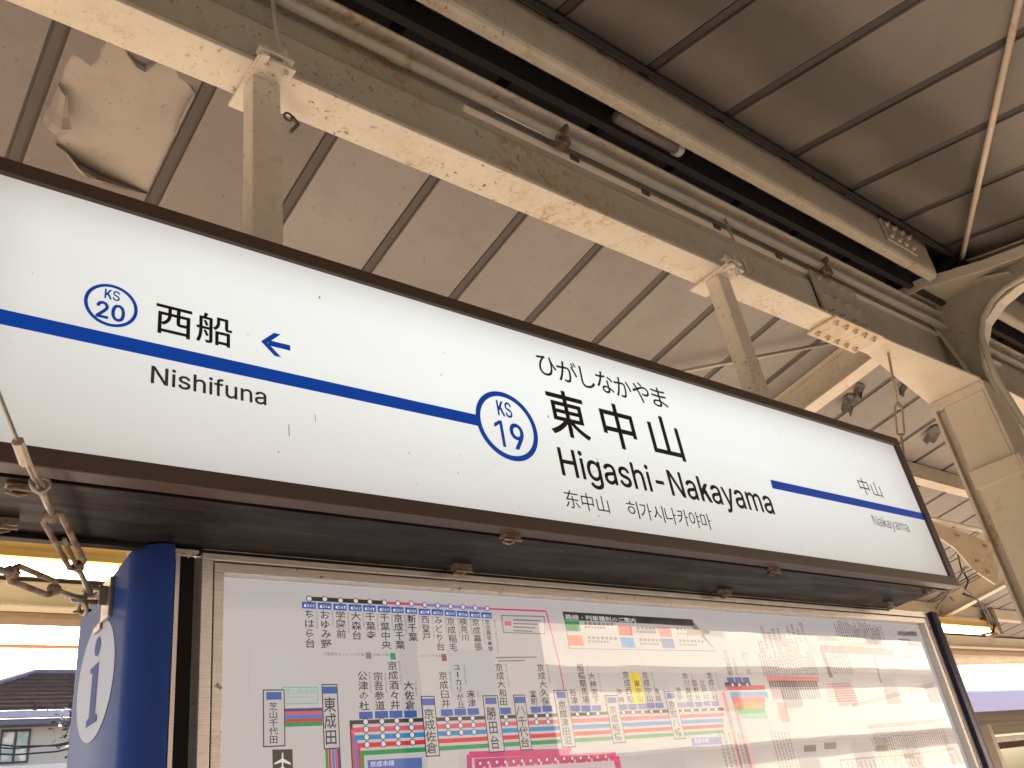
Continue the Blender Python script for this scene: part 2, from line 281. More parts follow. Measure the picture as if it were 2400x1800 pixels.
# ------------------------------------------------------------------ route diagram data (half millimetres on the board)
PCOL=['blue','brown','dark','gray','green','ink','ink2','label','magenta','mint','navy','orange','paper','pill','pink','pinklt','red','rose','slate','violet','white','yellow']
PQ='''2,1;1508,4165 1831,4166 1831,4150 1508,4149|14,1;1831,4164 1958,4165 1958,4153 1831,4152|19,1;1958,4165 2341,4164 2341,4151 1958,4153|14,2;1958,4162 2022,4161 2022,4155 1958,4156|8,1;2341,4161 2680,4166 2680,4158 2341,4154|8,1;2684,4163 2711,3938 2704,3937 2676,4162|8,1;2711,3938 2714,3811 2707,3811 2704,3938|13,3;1478,4119 1534,4119 1534,4144 1478,4144|13,3;1543,4119 1599,4119 1599,4144 1543,4144|13,3;1607,4118 1663,4118 1663,4143 1607,4143|13,3;1672,4119 1728,4119 1728,4144 1672,4144|13,3;1735,4119 1791,4119 1791,4144 1735,4144|13,3;1800,4119 1856,4119 1856,4144 1800,4144|13,3;1862,4119 1918,4119 1918,4144 1862,4144|13,3;1926,4119 1982,4119 1982,4144 1926,4144|13,3;1990,4117 2046,4117 2046,4142 1990,4142|13,3;2054,4118 2110,4118 2110,4143 2054,4143|13,3;2117,4117 2173,4117 2173,4142 2117,4142|13,3;2180,4117 2236,4117 2236,4142 2180,4142|13,3;2244,4116 2300,4116 2300,4141 2244,4141|13,3;2307,4116 2363,4116 2363,4141 2307,4141|4,2;1841,3937 1865,3937 1865,3963 1841,3963|1,2;2080,3934 2104,3934 2104,3962 2080,3962|3,2;1734,3939 1758,3939 1758,3963 1734,3963|13,3;1691,3724 1747,3724 1747,3749 1691,3749|13,3;1757,3725 1813,3725 1813,3750 1757,3750|13,3;1819,3725 1875,3725 1875,3750 1819,3750|13,3;1883,3724 1939,3724 1939,3749 1883,3749|13,3;2050,3725 2106,3725 2106,3750 2050,3750|13,3;2114,3726 2170,3726 2170,3751 2114,3751|13,3;2178,3726 2234,3726 2234,3751 2178,3751|13,3;2342,3725 2398,3725 2398,3750 2342,3750|13,3;2505,3726 2561,3726 2561,3751 2505,3751|13,3;2569,3728 2625,3728 2625,3753 2569,3753|13,3;2730,3726 2786,3726 2786,3751 2730,3751|13,3;2794,3724 2850,3724 2850,3749 2794,3749|13,3;2858,3724 2914,3724 2914,3749 2858,3749|13,3;3027,3725 3083,3725 3083,3750 3027,3750|13,3;3089,3725 3145,3725 3145,3750 3089,3750|13,3;3152,3726 3208,3726 3208,3751 3152,3751|13,3;3212,3728 3268,3728 3268,3753 3212,3753|13,3;3273,3728 3329,3728 3329,3753 3273,3753|13,3;3432,3726 3488,3726 3488,3751 3432,3751|13,3;3492,3728 3548,3728 3548,3753 3492,3753|13,3;3558,3728 3614,3728 3614,3753 3558,3753|13,3;3620,3729 3676,3729 3676,3754 3620,3754|13,3;3683,3729 3739,3729 3739,3754 3683,3754|2,1;1651,3707 3770,3707 3770,3721 1651,3721|2,1;1651,3714 1663,3714 1663,3314 1651,3314|14,1;1656,3679 3759,3679 3759,3696 1656,3696|14,1;1656,3687 1668,3687 1668,3287 1656,3287|0,1;1667,3653 3748,3653 3748,3670 1667,3670|0,1;1667,3661 1679,3661 1679,3261 1667,3261|16,1;1678,3627 3738,3627 3738,3643 1678,3643|16,1;1678,3635 1690,3635 1690,3235 1678,3235|4,1;1690,3601 3728,3601 3728,3617 1690,3617|4,1;1690,3609 1702,3609 1702,3209 1690,3209|5,4;1545,3628 1609,3628 1609,3848 1545,3848|12,5;1549,3632 1605,3632 1605,3844 1549,3844|13,6;1549,3814 1605,3814 1605,3839 1549,3839|5,4;1323,3645 1403,3645 1403,3831 1323,3831|12,5;1327,3649 1399,3649 1399,3827 1327,3827|13,6;1335,3797 1391,3797 1391,3822 1335,3822|5,4;1963,3582 2027,3582 2027,3801 1963,3801|12,5;1967,3586 2023,3586 2023,3797 1967,3797|13,6;1967,3766 2023,3766 2023,3791 1967,3791|5,4;2259,3582 2339,3582 2339,3799 2259,3799|12,5;2263,3586 2335,3586 2335,3795 2263,3795|13,6;2271,3765 2327,3765 2327,3790 2271,3790|5,4;2419,3582 2483,3582 2483,3800 2419,3800|12,5;2423,3586 2479,3586 2479,3796 2423,3796|13,6;2423,3766 2479,3766 2479,3791 2423,3791|5,4;2646,3582 2726,3582 2726,3817 2646,3817|12,5;2650,3586 2722,3586 2722,3813 2650,3813|13,6;2658,3783 2714,3783 2714,3808 2658,3808|5,4;2949,3586 3029,3586 3029,3791 2949,3791|12,5;2953,3590 3025,3590 3025,3787 2953,3787|13,6;2961,3756 3017,3756 3017,3781 2961,3781|5,4;3351,3586 3431,3586 3431,3804 3351,3804|12,5;3355,3590 3427,3590 3427,3800 3355,3800|13,6;3363,3770 3419,3770 3419,3795 3363,3795|9,2;1394,3840 1533,3839 1530,3779 1393,3781|12,3;1398,3836 1528,3835 1526,3783 1397,3785|10,1;1383,3757 1547,3757 1547,3767 1383,3767|14,1;1383,3743 1546,3743 1546,3758 1383,3758|0,1;1383,3731 1546,3731 1546,3746 1383,3746|16,1;1382,3719 1545,3719 1545,3734 1382,3734|4,1;1382,3707 1545,3707 1545,3722 1382,3722|4,1;1551,3130 1562,3130 1562,3630 1551,3630|16,1;1563,3130 1574,3130 1574,3630 1563,3630|0,1;1576,3129 1587,3129 1587,3629 1576,3629|14,1;1588,3128 1599,3128 1599,3628 1588,3628|10,1;1599,3128 1610,3128 1610,3628 1599,3628|7,2;1714,3585 1945,3582 1944,3545 1716,3553|2,2;1356,3637 1429,3635 1429,3566 1357,3569|20,3;1392,3627 1395,3623 1395,3607 1421,3592 1421,3586 1395,3595 1394,3582 1402,3575 1402,3572 1391,3575 1380,3573 1380,3576 1389,3582 1389,3596 1363,3590 1363,3595 1389,3607 1390,3623|8,1;2698,3584 2698,3568 2675,3566 2674,3582|8,1;2686,3555 2163,3568 2163,3592 2687,3579|8,1;2175,3579 2166,3497 2142,3500 2151,3581|8,1;2184,3565 2955,3553 2954,3517 2184,3529|8,1;2972,3535 2972,3474 2936,3475 2936,3535|15,2;2195,3464 2207,3464 2207,3524 2195,3524|15,2;2223,3454 2235,3454 2235,3534 2223,3534|15,2;2250,3443 2262,3443 2262,3543 2250,3543|15,2;2278,3463 2290,3463 2290,3523 2278,3523|15,2;2307,3452 2319,3452 2319,3532 2307,3532|15,2;2335,3442 2347,3442 2347,3542 2335,3542|15,2;2364,3461 2376,3461 2376,3521 2364,3521|15,2;2393,3451 2405,3451 2405,3531 2393,3531|15,2;2422,3440 2434,3440 2434,3540 2422,3540|15,2;2452,3459 2464,3459 2464,3519 2452,3519|15,2;2482,3449 2494,3449 2494,3529 2482,3529|15,2;2512,3438 2524,3438 2524,3538 2512,3538|15,2;2542,3458 2554,3458 2554,3518 2542,3518|15,2;2573,3447 2585,3447 2585,3527 2573,3527|15,2;2604,3437 2616,3437 2616,3537 2604,3537|15,2;2636,3456 2648,3456 2648,3516 2636,3516|15,2;2668,3445 2680,3445 2680,3525 2668,3525|15,2;2700,3435 2712,3435 2712,3535 2700,3535|15,2;2732,3454 2744,3454 2744,3514 2732,3514|15,2;2765,3444 2777,3444 2777,3524 2765,3524|15,2;2798,3433 2810,3433 2810,3533 2798,3533|15,2;2832,3452 2844,3452 2844,3512 2832,3512|15,2;2866,3442 2878,3442 2878,3522 2866,3522|15,2;2900,3431 2912,3431 2912,3531 2900,3531|3,2;2414,4134 2666,4140 2653,4056 2412,4055|12,3;2421,4129 2659,4134 2648,4061 2418,4060|14,4;2428,4107 2466,4107 2464,4088 2426,4088|3,4;2479,4118 2639,4119 2637,4113 2478,4111|3,4;2476,4102 2619,4103 2618,4096 2475,4096|3,4;2473,4087 2600,4086 2599,4080 2472,4080|3,4;2470,4071 2581,4070 2580,4064 2469,4065|3,2;2354,3954 2582,3959 2581,3953 2353,3947|3,2;2366,3940 2514,3944 2513,3938 2365,3934|3,1;2782,4164 3692,4163 3825,4000 2782,3995|12,2;2786,4136 3671,4125 3818,4005 2788,3998|2,3;2780,4165 3690,4163 3694,4130 2781,4126|4,3;2782,4076 2874,4076 2874,4124 2782,4124|3,3;2905,4109 2925,4109 2925,4123 2905,4123|3,3;2934,4109 2954,4109 2954,4123 2934,4123|3,3;2962,4109 2982,4109 2982,4123 2962,4123|3,3;2991,4109 3011,4109 3011,4123 2991,4123|3,3;3019,4109 3039,4109 3039,4123 3019,4123|3,3;3048,4109 3068,4109 3068,4123 3048,4123|3,3;3076,4109 3096,4109 3096,4123 3076,4123|3,3;2904,4093 2918,4093 2918,4103 2904,4103|3,3;2924,4093 2938,4093 2938,4103 2924,4103|3,3;2944,4093 2958,4093 2958,4103 2944,4103|3,3;2964,4093 2978,4093 2978,4103 2964,4103|3,3;2984,4093 2998,4093 2998,4103 2984,4103|3,3;3004,4093 3018,4093 3018,4103 3004,4103|3,3;3024,4093 3038,4093 3038,4103 3024,4103|11,3;2787,4010 2879,4010 2879,4058 2787,4058|3,3;2910,4042 2930,4042 2930,4056 2910,4056|3,3;2938,4042 2958,4042 2958,4056 2938,4056|3,3;2967,4042 2987,4042 2987,4056 2967,4056|3,3;2996,4042 3016,4042 3016,4056 2996,4056|3,3;3024,4042 3044,4042 3044,4056 3024,4056|3,3;3053,4042 3073,4042 3073,4056 3053,4056|3,3;3081,4042 3101,4042 3101,4056 3081,4056|3,3;2909,4027 2923,4027 2923,4037 2909,4037|3,3;2929,4027 2943,4027 2943,4037 2929,4037|3,3;2949,4027 2963,4027 2963,4037 2949,4037|3,3;2969,4027 2983,4027 2983,4037 2969,4037|3,3;2989,4027 3003,4027 3003,4037 2989,4037|3,3;3009,4027 3023,4027 3023,4037 3009,4037|3,3;3029,4027 3043,4027 3043,4037 3029,4037|16,3;3124,4065 3216,4065 3216,4113 3124,4113|3,3;3255,4098 3275,4098 3275,4112 3255,4112|3,3;3284,4098 3304,4098 3304,4112 3284,4112|3,3;3313,4098 3333,4098 3333,4112 3313,4112|3,3;3341,4098 3361,4098 3361,4112 3341,4112|3,3;3370,4098 3390,4098 3390,4112 3370,4112|3,3;3398,4098 3418,4098 3418,4112 3398,4112|3,3;3427,4098 3447,4098 3447,4112 3427,4112|3,3;3253,4082 3267,4082 3267,4092 3253,4092|3,3;3273,4082 3287,4082 3287,4092 3273,4092|3,3;3293,4082 3307,4082 3307,4092 3293,4092|3,3;3313,4082 3327,4082 3327,4092 3313,4092|3,3;3333,4082 3347,4082 3347,4092 3333,4092|3,3;3353,4082 3367,4082 3367,4092 3353,4092|3,3;3373,4082 3387,4082 3387,4092 3373,4092|0,3;3126,4008 3218,4008 3218,4056 3126,4056|3,3;3257,4041 3277,4041 3277,4055 3257,4055|3,3;3286,4041 3306,4041 3306,4055 3286,4055|3,3;3314,4041 3334,4041 3334,4055 3314,4055|3,3;3343,4041 3363,4041 3363,4055 3343,4055|3,3;3371,4041 3391,4041 3391,4055 3371,4055|3,3;3400,4041 3420,4041 3420,4055 3400,4055|3,3;3428,4041 3448,4041 3448,4055 3428,4055|3,3;3254,4024 3268,4024 3268,4034 3254,4034|3,3;3274,4024 3288,4024 3288,4034 3274,4034|3,3;3294,4024 3308,4024 3308,4034 3294,4034|3,3;3314,4024 3328,4024 3328,4034 3314,4034|3,3;3334,4024 3348,4024 3348,4034 3334,4034|3,3;3354,4024 3368,4024 3368,4034 3354,4034|3,3;3374,4024 3388,4024 3388,4034 3374,4034|14,3;3410,4066 3502,4066 3502,4114 3410,4114|3,3;3548,4100 3568,4100 3568,4114 3548,4114|3,3;3577,4100 3597,4100 3597,4114 3577,4114|3,3;3605,4100 3625,4100 3625,4114 3605,4114|3,3;3634,4100 3654,4100 3654,4114 3634,4114|3,3;3663,4100 3683,4100 3683,4114 3663,4114|3,3;3691,4100 3711,4100 3711,4114 3691,4114|3,3;3720,4100 3740,4100 3740,4114 3720,4114|3,3;3545,4082 3559,4082 3559,4092 3545,4092|3,3;3565,4082 3579,4082 3579,4092 3565,4092|3,3;3585,4082 3599,4082 3599,4092 3585,4092|3,3;3605,4082 3619,4082 3619,4092 3605,4092|3,3;3625,4082 3639,4082 3639,4092 3625,4092|3,3;3645,4082 3659,4082 3659,4092 3645,4092|3,3;3665,4082 3679,4082 3679,4092 3665,4092|7,3;3412,4010 3504,4010 3504,4058 3412,4058|3,3;3549,4043 3569,4043 3569,4057 3549,4057|3,3;3578,4043 3598,4043 3598,4057 3578,4057|3,3;3606,4043 3626,4043 3626,4057 3606,4057|3,3;3635,4043 3655,4043 3655,4057 3635,4057|3,3;3663,4043 3683,4043 3683,4057 3663,4057|3,3;3692,4043 3712,4043 3712,4057 3692,4057|3,3;3721,4043 3741,4043 3741,4057 3721,4057|3,3;3545,4026 3559,4026 3559,4036 3545,4036|3,3;3565,4026 3579,4026 3579,4036 3565,4036|3,3;3585,4026 3599,4026 3599,4036 3585,4036|3,3;3605,4026 3619,4026 3619,4036 3605,4036|3,3;3625,4026 3639,4026 3639,4036 3625,4036|3,3;3645,4026 3659,4026 3659,4036 3645,4036|3,3;3665,4026 3679,4026 3679,4036 3665,4036|3,3;3628,4110 3812,4109 3805,4091 3616,4075|21,0;3141,3893 3205,3893 3212,3751 3133,3746|7,2;3474,3588 3702,3586 3693,3552 3472,3555|2,1;3828,3820 4043,3820 4043,3844 3828,3844|14,1;3835,3804 4159,3804 4159,3828 3835,3828|0,1;3850,3760 4171,3760 4171,3796 3850,3796|16,1;3859,3737 4131,3737 4131,3773 3859,3773|11,1;3870,3710 4118,3710 4118,3746 3870,3746|4,1;3879,3687 4107,3687 4107,3723 3879,3723|9,1;3890,3660 4118,3660 4118,3696 3890,3696|13,3;3855,3844 3911,3844 3911,3869 3855,3869|13,3;3919,3844 3975,3844 3975,3869 3919,3869|13,3;3983,3843 4039,3843 4039,3868 3983,3868|15,0;3756,3076 3784,3076 3784,3796 3756,3796|17,0;3786,3075 3814,3075 3814,3795 3786,3795|12,0;3820,3074 3848,3074 3848,3794 3820,3794|17,0;3853,3073 3881,3073 3881,3793 3853,3793|15,0;3883,3073 3911,3073 3911,3793 3883,3793|18,1;4802,4056 5629,4046 5628,4002 4801,4012|18,1;4830,4035 4844,3869 4804,3865 4790,4032|3,1;5391,4012 5361,3831 5345,3833 5375,4015|18,2;5776,4165 6030,4170 6018,4140 5762,4137|17,1;4202,3877 4694,3869 4693,3855 4202,3863|17,1;4199,3869 4690,3862 4690,3848 4199,3855|17,1;4195,3861 4686,3855 4686,3841 4195,3847|6,3;4204,3815 4222,3815 4222,3851 4204,3851|18,2;4205,3751 4221,3751 4221,3811 4205,3811|6,3;4226,3815 4244,3815 4244,3851 4226,3851|18,2;4227,3751 4243,3751 4243,3811 4227,3811|6,3;4248,3815 4266,3815 4266,3851 4248,3851|18,2;4249,3751 4265,3751 4265,3811 4249,3811|6,3;4270,3815 4288,3815 4288,3851 4270,3851|18,2;4271,3751 4287,3751 4287,3811 4271,3811|6,3;4292,3815 4310,3815 4310,3851 4292,3851|18,2;4293,3751 4309,3751 4309,3811 4293,3811|6,3;4315,3815 4333,3815 4333,3851 4315,3851|18,2;4316,3751 4332,3751 4332,3811 4316,3811|6,3;4337,3815 4355,3815 4355,3851 4337,3851|18,2;4338,3751 4354,3751 4354,3811 4338,3811|6,3;4360,3815 4378,3815 4378,3851 4360,3851|18,2;4361,3751 4377,3751 4377,3811 4361,3811|6,3;4382,3814 4400,3814 4400,3850 4382,3850|18,2;4383,3750 4399,3750 4399,3810 4383,3810|6,3;4405,3814 4423,3814 4423,3850 4405,3850|18,2;4406,3750 4422,3750 4422,3810 4406,3810|6,3;4428,3814 4446,3814 4446,3850 4428,3850|18,2;4429,3750 4445,3750 4445,3810 4429,3810|6,3;4451,3814 4469,3814 4469,3850 4451,3850|18,2;4452,3750 4468,3750 4468,3810 4452,3810|6,3;4475,3814 4493,3814 4493,3850 4475,3850|18,2;4476,3750 4492,3750 4492,3810 4476,3810|6,3;4498,3814 4516,3814 4516,3850 4498,3850|18,2;4499,3750 4515,3750 4515,3810 4499,3810|6,3;4522,3814 4540,3814 4540,3850 4522,3850|18,2;4523,3750 4539,3750 4539,3810 4523,3810|6,3;4545,3814 4563,3814 4563,3850 4545,3850|18,2;4546,3750 4562,3750 4562,3810 4546,3810|6,3;4569,3814 4587,3814 4587,3850 4569,3850|18,2;4570,3750 4586,3750 4586,3810 4570,3810|6,3;4593,3814 4611,3814 4611,3850 4593,3850|18,2;4594,3750 4610,3750 4610,3810 4594,3810|6,3;4617,3813 4635,3813 4635,3849 4617,3849|18,2;4618,3749 4634,3749 4634,3809 4618,3809|6,3;4641,3813 4659,3813 4659,3849 4641,3849|18,2;4642,3749 4658,3749 4658,3809 4642,3809|17,1;4204,3802 4313,3800 4313,3760 4203,3762|17,1;4226,3738 4304,3736 4302,3636 4224,3638|17,1;4757,3832 5003,3838 5003,3830 4757,3824|17,1;4750,3818 5009,3824 5010,3816 4750,3810|17,1;4742,3805 5016,3810 5016,3802 4742,3797|17,1;4735,3791 5022,3796 5022,3788 4735,3783|17,1;4727,3778 5028,3782 5028,3774 4727,3770|17,1;4720,3765 5035,3768 5035,3760 4720,3757|17,1;4712,3751 5041,3754 5041,3746 4712,3743|17,1;4705,3738 5047,3740 5047,3732 4705,3730|3,1;4959,3715 6028,3836 6029,3830 4959,3709|3,1;4955,3708 6019,3824 6019,3818 4955,3702|3,1;4951,3701 6010,3812 6010,3806 4951,3695|18,1;5042,3598 5999,3607 6000,3583 5042,3574|3,1;4658,3432 5374,3423 5374,3413 4658,3422|3,1;5374,3423 5972,3429 5972,3419 5374,3413|3,1;5977,3426 6003,3324 5994,3322 5967,3423|3,1;4663,3426 4658,3338 4648,3338 4653,3427|18,2;5333,3417 5452,3416 5449,3399 5329,3400|3,1;5757,4117 5906,4116 5906,4104 5756,4105|3,1;5736,4088 5892,4087 5892,4075 5736,4076|3,1;5716,4058 5847,4056 5847,4044 5716,4046|3,1;5696,4029 5898,4028 5898,4016 5696,4017|3,1;5676,4000 5840,3998 5839,3986 5676,3988|3,1;4556,3521 4675,3519 4674,3507 4556,3509|3,1;4550,3510 4668,3508 4668,3496 4550,3498|3,1;4544,3499 4662,3497 4662,3485 4544,3487|3,1;4362,3516 4475,3514 4475,3502 4362,3504|3,1;4357,3505 4469,3503 4469,3491 4357,3493|3,1;4351,3495 4463,3493 4463,3481 4351,3483|3,1;5062,3484 5196,3481 5195,3469 5062,3472|3,1;5055,3472 5188,3470 5188,3458 5055,3460|3,1;5048,3461 5180,3458 5180,3446 5047,3449'''
PT=[('v','ちはら台',753,2058,1987,'ink'),('r','Chiharadai',766,2057,9,'gray'),('p','KS65',753,2066,8,'white'),('v','おゆみ野',785,2058,1986,'ink'),('r','Oyumino',798,2058,9,'gray'),('p','KS64',785,2066,8,'white'),('v','学園前',817,2058,2006,'ink'),('r','Gakuemmae',831,2057,9,'gray'),('p','KS63',818,2066,8,'white'),('v','大森台',850,2058,2004,'ink'),('r','Omoridai',864,2057,9,'gray'),('p','KS62',850,2066,8,'white'),('v','千葉寺',881,2058,2005,'ink'),('r','Chibadera',895,2057,9,'gray'),('p','KS61',881,2066,8,'white'),('v','千葉中央',913,2058,1987,'ink'),('r','Chibachuo',928,2057,9,'gray'),('p','KS60',914,2066,8,'white'),('v','京成千葉',944,2058,1988,'ink'),('r','Keisei Chiba',959,2057,9,'gray'),('p','KS59',945,2066,8,'white'),('v','新千葉',976,2058,2004,'ink'),('r','Shinchiba',991,2057,9,'gray'),('p','KS58',977,2066,8,'white'),('v','西登戸',1008,2057,2006,'ink'),('r','Nishi-Nobuto',1024,2056,9,'gray'),('p','KS57',1009,2065,8,'white'),('v','みどり台',1040,2057,1987,'ink'),('r','Midoridai',1056,2056,9,'gray'),('p','KS56',1041,2065,8,'white'),('v','京成稲毛',1071,2056,1986,'ink'),('r','Keisei Inage',1088,2055,9,'gray'),('p','KS55',1072,2065,8,'white'),('v','検見川',1103,2056,2007,'ink'),('r','Kemigawa',1120,2056,9,'gray'),('p','KS54',1104,2065,8,'white'),('v','京成幕張',1135,2056,1988,'ink'),('r','Keisei Makuhari',1152,2055,9,'gray'),('p','KS53',1136,2064,8,'white'),('v','京成幕張本郷',1166,2055,1988,'ink'),('r','Keisei Makuharihongo',1184,2055,9,'gray'),('p','KS52',1168,2064,8,'white'),('h','千葉都市モノレール(千葉)',778,865,1973,1980,'gray'),('h','JR線(千葉)',882,918,1974,1980,'gray'),('h','ユーカリが丘線',986,1039,1974,1980,'gray'),('v','公津の杜',857,1947,1876,'ink'),('v','宗吾参道',890,1946,1876,'ink'),('v','京成酒々井',923,1966,1876,'ink'),('v','大佐倉',956,1929,1875,'ink'),('v','京成臼井',1038,1947,1877,'ink'),('v','ユーカリが丘',1074,1962,1876,'ink'),('v','志津',1101,1911,1877,'ink'),('v','京成大和田',1182,1964,1878,'ink'),('v','実籾',1264,1909,1878,'ink'),('v','京成大久保',1296,1964,1877,'ink'),('v','谷津',1379,1911,1877,'ink'),('v','船橋競馬場',1414,1965,1878,'ink'),('v','大神宮下',1445,1946,1877,'ink'),('v','海神',1524,1910,1876,'ink'),('v','京成西船',1555,1949,1877,'ink'),('v','東中山',1588,1929,1878,'ink'),('v','京成中山',1621,1948,1878,'ink'),('v','鬼越',1650,1910,1878,'ink'),('v','菅野',1728,1911,1878,'ink'),('v','市川真間',1764,1946,1877,'ink'),('v','国府台',1794,1928,1879,'ink'),('v','江戸川',1825,1928,1878,'ink'),('v','京成小岩',1859,1948,1878,'ink'),('r','Kozunomori',870,1946,8,'gray'),('r','Sogosando',904,1944,8,'gray'),('r','Keisei-Shisui',937,1965,8,'gray'),('r','Osakura',970,1928,8,'gray'),('r','Keisei-Usui',1053,1946,8,'gray'),('r','Yukarigaoka',1090,1961,8,'gray'),('r','Shizu',1117,1909,8,'gray'),('r','Keisei-Owada',1199,1963,8,'gray'),('r','Mimomi',1281,1908,8,'gray'),('r','Keisei-Okubo',1314,1963,8,'gray'),('r','Yatsu',1398,1909,8,'gray'),('r','Funabashikeibajo',1434,1964,8,'gray'),('r','Daijingushita',1465,1944,8,'gray'),('r','Kaijin',1545,1908,8,'gray'),('r','Keisei-Nishifuna',1577,1948,8,'gray'),('r','Higashi-Nakayama',1610,1927,8,'gray'),('r','Keisei-Nakayama',1644,1946,8,'gray'),('r','Onigoe',1672,1908,8,'gray'),('r','Sugano',1752,1909,8,'gray'),('r','Ichikawamama',1788,1945,8,'gray'),('r','Konodai',1818,1927,8,'gray'),('r','Edogawa',1850,1927,8,'gray'),('r','Keisei-Koiwa',1885,1947,8,'gray'),('v','東成田',787,1902,1819,'ink'),('v','芝山千代田',680,1894,1827,'ink'),('v','京成佐倉',996,1878,1796,'ink'),('v','勝田台',1147,1878,1796,'ink'),('v','八千代台',1224,1878,1796,'ink'),('v','京成津田沼',1341,1886,1796,'ink'),('v','京成船橋',1492,1873,1798,'ink'),('v','京成八幡',1694,1880,1798,'ink'),('h','芝山鉄道線',702,760,1907,1916,'mint'),('h','Shibayama Line',707,756,1900,1904,'mint'),('h','京成本線',862,912,1780,1790,'white'),('h','路線・列車種別のご案内',1395,1628,2064,2076,'white'),('h','京成本線',1744,1796,1781,1792,'white'),('v','青砥',1946,1974,1937,'gray'),('v','京成高砂',1947,2006,1937,'gray'),('v','京成立石',1974,1985,1938,'gray'),('v','四ツ木',2026,2000,1938,'gray')]
PK=[('ink2','b',2088,1938,2352,1940,22,40,100),('gray','b',2127,2009,2349,2037,9,30,60),('ink2','b',2511,2020,2768,2018,20,50,100),('ink2','b',2410,1944,2540,1944,10,40,80),('gray','b',2616,2018,2796,2047,10,20,60),('ink2','t',2530,1783,2964,1786,32,50,120),('ink2','t',2516,1762,2636,1760,10,30,70),('gray','t',2047,1800,2133,1794,6,100,200),('gray','t',1835,1805,1944,1797,6,100,200),('gray','b',2336,2013,2377,1986,3,20,40),('gray','t',2350,1709,2669,1706,14,20,50),('gray','t',2706,1703,2967,1699,10,20,30)]
PD=[(754,2078,6.2),(786,2079,6.2),(819,2078,6.2),(852,2079,6.2),(883,2079,6.2),(916,2079,6.2),(947,2079,6.2),(979,2080,6.2),(1011,2079,6.2),(1043,2079,6.2),(1075,2079,6.2),(1107,2079,6.2),(1139,2079,6.2),(1171,2079,6.2),(858,1857,6.2),(858,1844,6.2),(858,1831,6.2),(858,1818,6.2),(892,1857,6.2),(892,1844,6.2),(892,1831,6.2),(892,1818,6.2),(924,1857,6.2),(924,1844,6.2),(924,1831,6.2),(924,1818,6.2),(955,1857,6.2),(955,1844,6.2),(955,1831,6.2),(955,1818,6.2),(1038,1857,6.0),(1038,1844,6.0),(1038,1831,6.0),(1068,1857,6.0),(1068,1844,6.0),(1068,1831,6.0),(1099,1857,6.0),(1099,1844,6.0),(1099,1831,6.0),(1183,1857,6.0),(1183,1844,6.0),(1263,1857,6.0),(1263,1844,6.0),(1295,1857,6.0),(1295,1844,6.0),(1382,1857,6.0),(1414,1857,6.0),(1444,1857,6.0),(1525,1857,6.0),(1556,1857,6.0),(1588,1857,6.0),(1618,1857,6.0),(1650,1857,6.0),(1728,1857,6.0),(1763,1857,6.0),(1793,1857,6.0),(1824,1857,6.0),(1854,1857,6.0),(1105,1773,4.5),(1125,1773,4.5),(1146,1773,4.5),(1167,1772,4.5),(1188,1772,4.5),(1210,1772,4.5),(1232,1771,4.5),(1254,1771,4.5),(1276,1771,4.5),(1299,1770,4.5),(1323,1770,4.5),(1346,1770,4.5),(1370,1769,4.5),(1394,1769,4.5),(1419,1768,4.5),(1444,1768,4.5),(1944,1915,6.0),(1972,1915,6.0),(2006,1915,6.0)]

# ================================================================== SETTING
m, nt, p = base('platform concrete', (.46, .41, .33), .8)
c = mix(nt, ramp(nt, noise(nt, 1.5, 6, .6, coords(nt)), [(.3, 0.), (.7, 1.)]), (.64, .54, .44), (.53, .45, .37)); nt.links.new(c, p.inputs['Base Color'])
PLAT = m
tag(MB().box(-40, 60, -2.6, 5.6, -1.1, 0).build('platform', PLAT), kind='structure')
m, nt, p = base('ballast and ground', (.22, .20, .17), .9)
c = mix(nt, ramp(nt, noise(nt, 40, 6, .7, coords(nt)), [(.3, 0.), (.7, 1.)]), (.30, .26, .22), (.14, .12, .10)); nt.links.new(c, p.inputs['Base Color'])
tag(MB().box(-900, 900, -900, 900, -1.6, -1.104).build('ground', m), kind='structure')

# ================================================================== PLATFORM CANOPY
SL, SR = -.1727, .205                          # falls of the two roof slopes
zl = lambda y: EYE + 2.33 + SL * y             # underside of the far slope
zr = lambda y: EYE + 1.90 + SR * y             # underside of the near slope
can = tag(empty('platform_canopy', (3.95, 1.33, 0)), 'cream steel platform canopy with brown soffit boards and rusting ridge beam', 'canopy')
def part(mb, name, mats, parent=None, **k):
    par = parent or can
    o = mb.build(name, mats, par, **k)
    if par is can: o.matrix_parent_inverse = Matrix.Translation((-3.95, -1.33, 0))
    return o
SEAM, X0 = .385, .25
# far slope: one board between each pair of battens
far_y = (1.22, 4.62)
def board(x0, x1, y0, y1, zf, t=.012):
    mb = MB(); mb.add([(x0, y0, zf(y0)), (x1, y0, zf(y0)), (x1, y1, zf(y1)), (x0, y1, zf(y1)),
                       (x0, y0, zf(y0) + t), (x1, y0, zf(y0) + t), (x1, y1, zf(y1) + t), (x0, y1, zf(y1) + t)],
                      [(0, 3, 2, 1), (4, 5, 6, 7), (0, 1, 5, 4), (1, 2, 6, 5), (2, 3, 7, 6), (3, 0, 4, 7)]); return mb
g = .023
for k in range(-9, 46):
    xa, xb = X0 + k * SEAM + g, X0 + (k + 1) * SEAM - g
    part(board(xa, xb, *far_y, zl), 'soffit_board', PEEL if k == 0 else PANEL_O if k < 2 else PANEL)
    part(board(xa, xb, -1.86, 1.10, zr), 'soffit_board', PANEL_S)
for k in range(-9, 47):
    x = X0 + k * SEAM
    for (ya, yb), zf in ((far_y, zl), ((-1.86, 1.10), zr)):
        mb = board(x - g + .001, x + g - .001, ya, yb, lambda y: zf(y) + .009, .012)
        mb.v += [];  o = board(x - .014, x + .014, ya, yb, lambda y: zf(y) + .0055, .0032); mb.add(o.v, o.f)
        part(mb, 'joint_batten', JOINT if ya > 0 else JOINT_D)
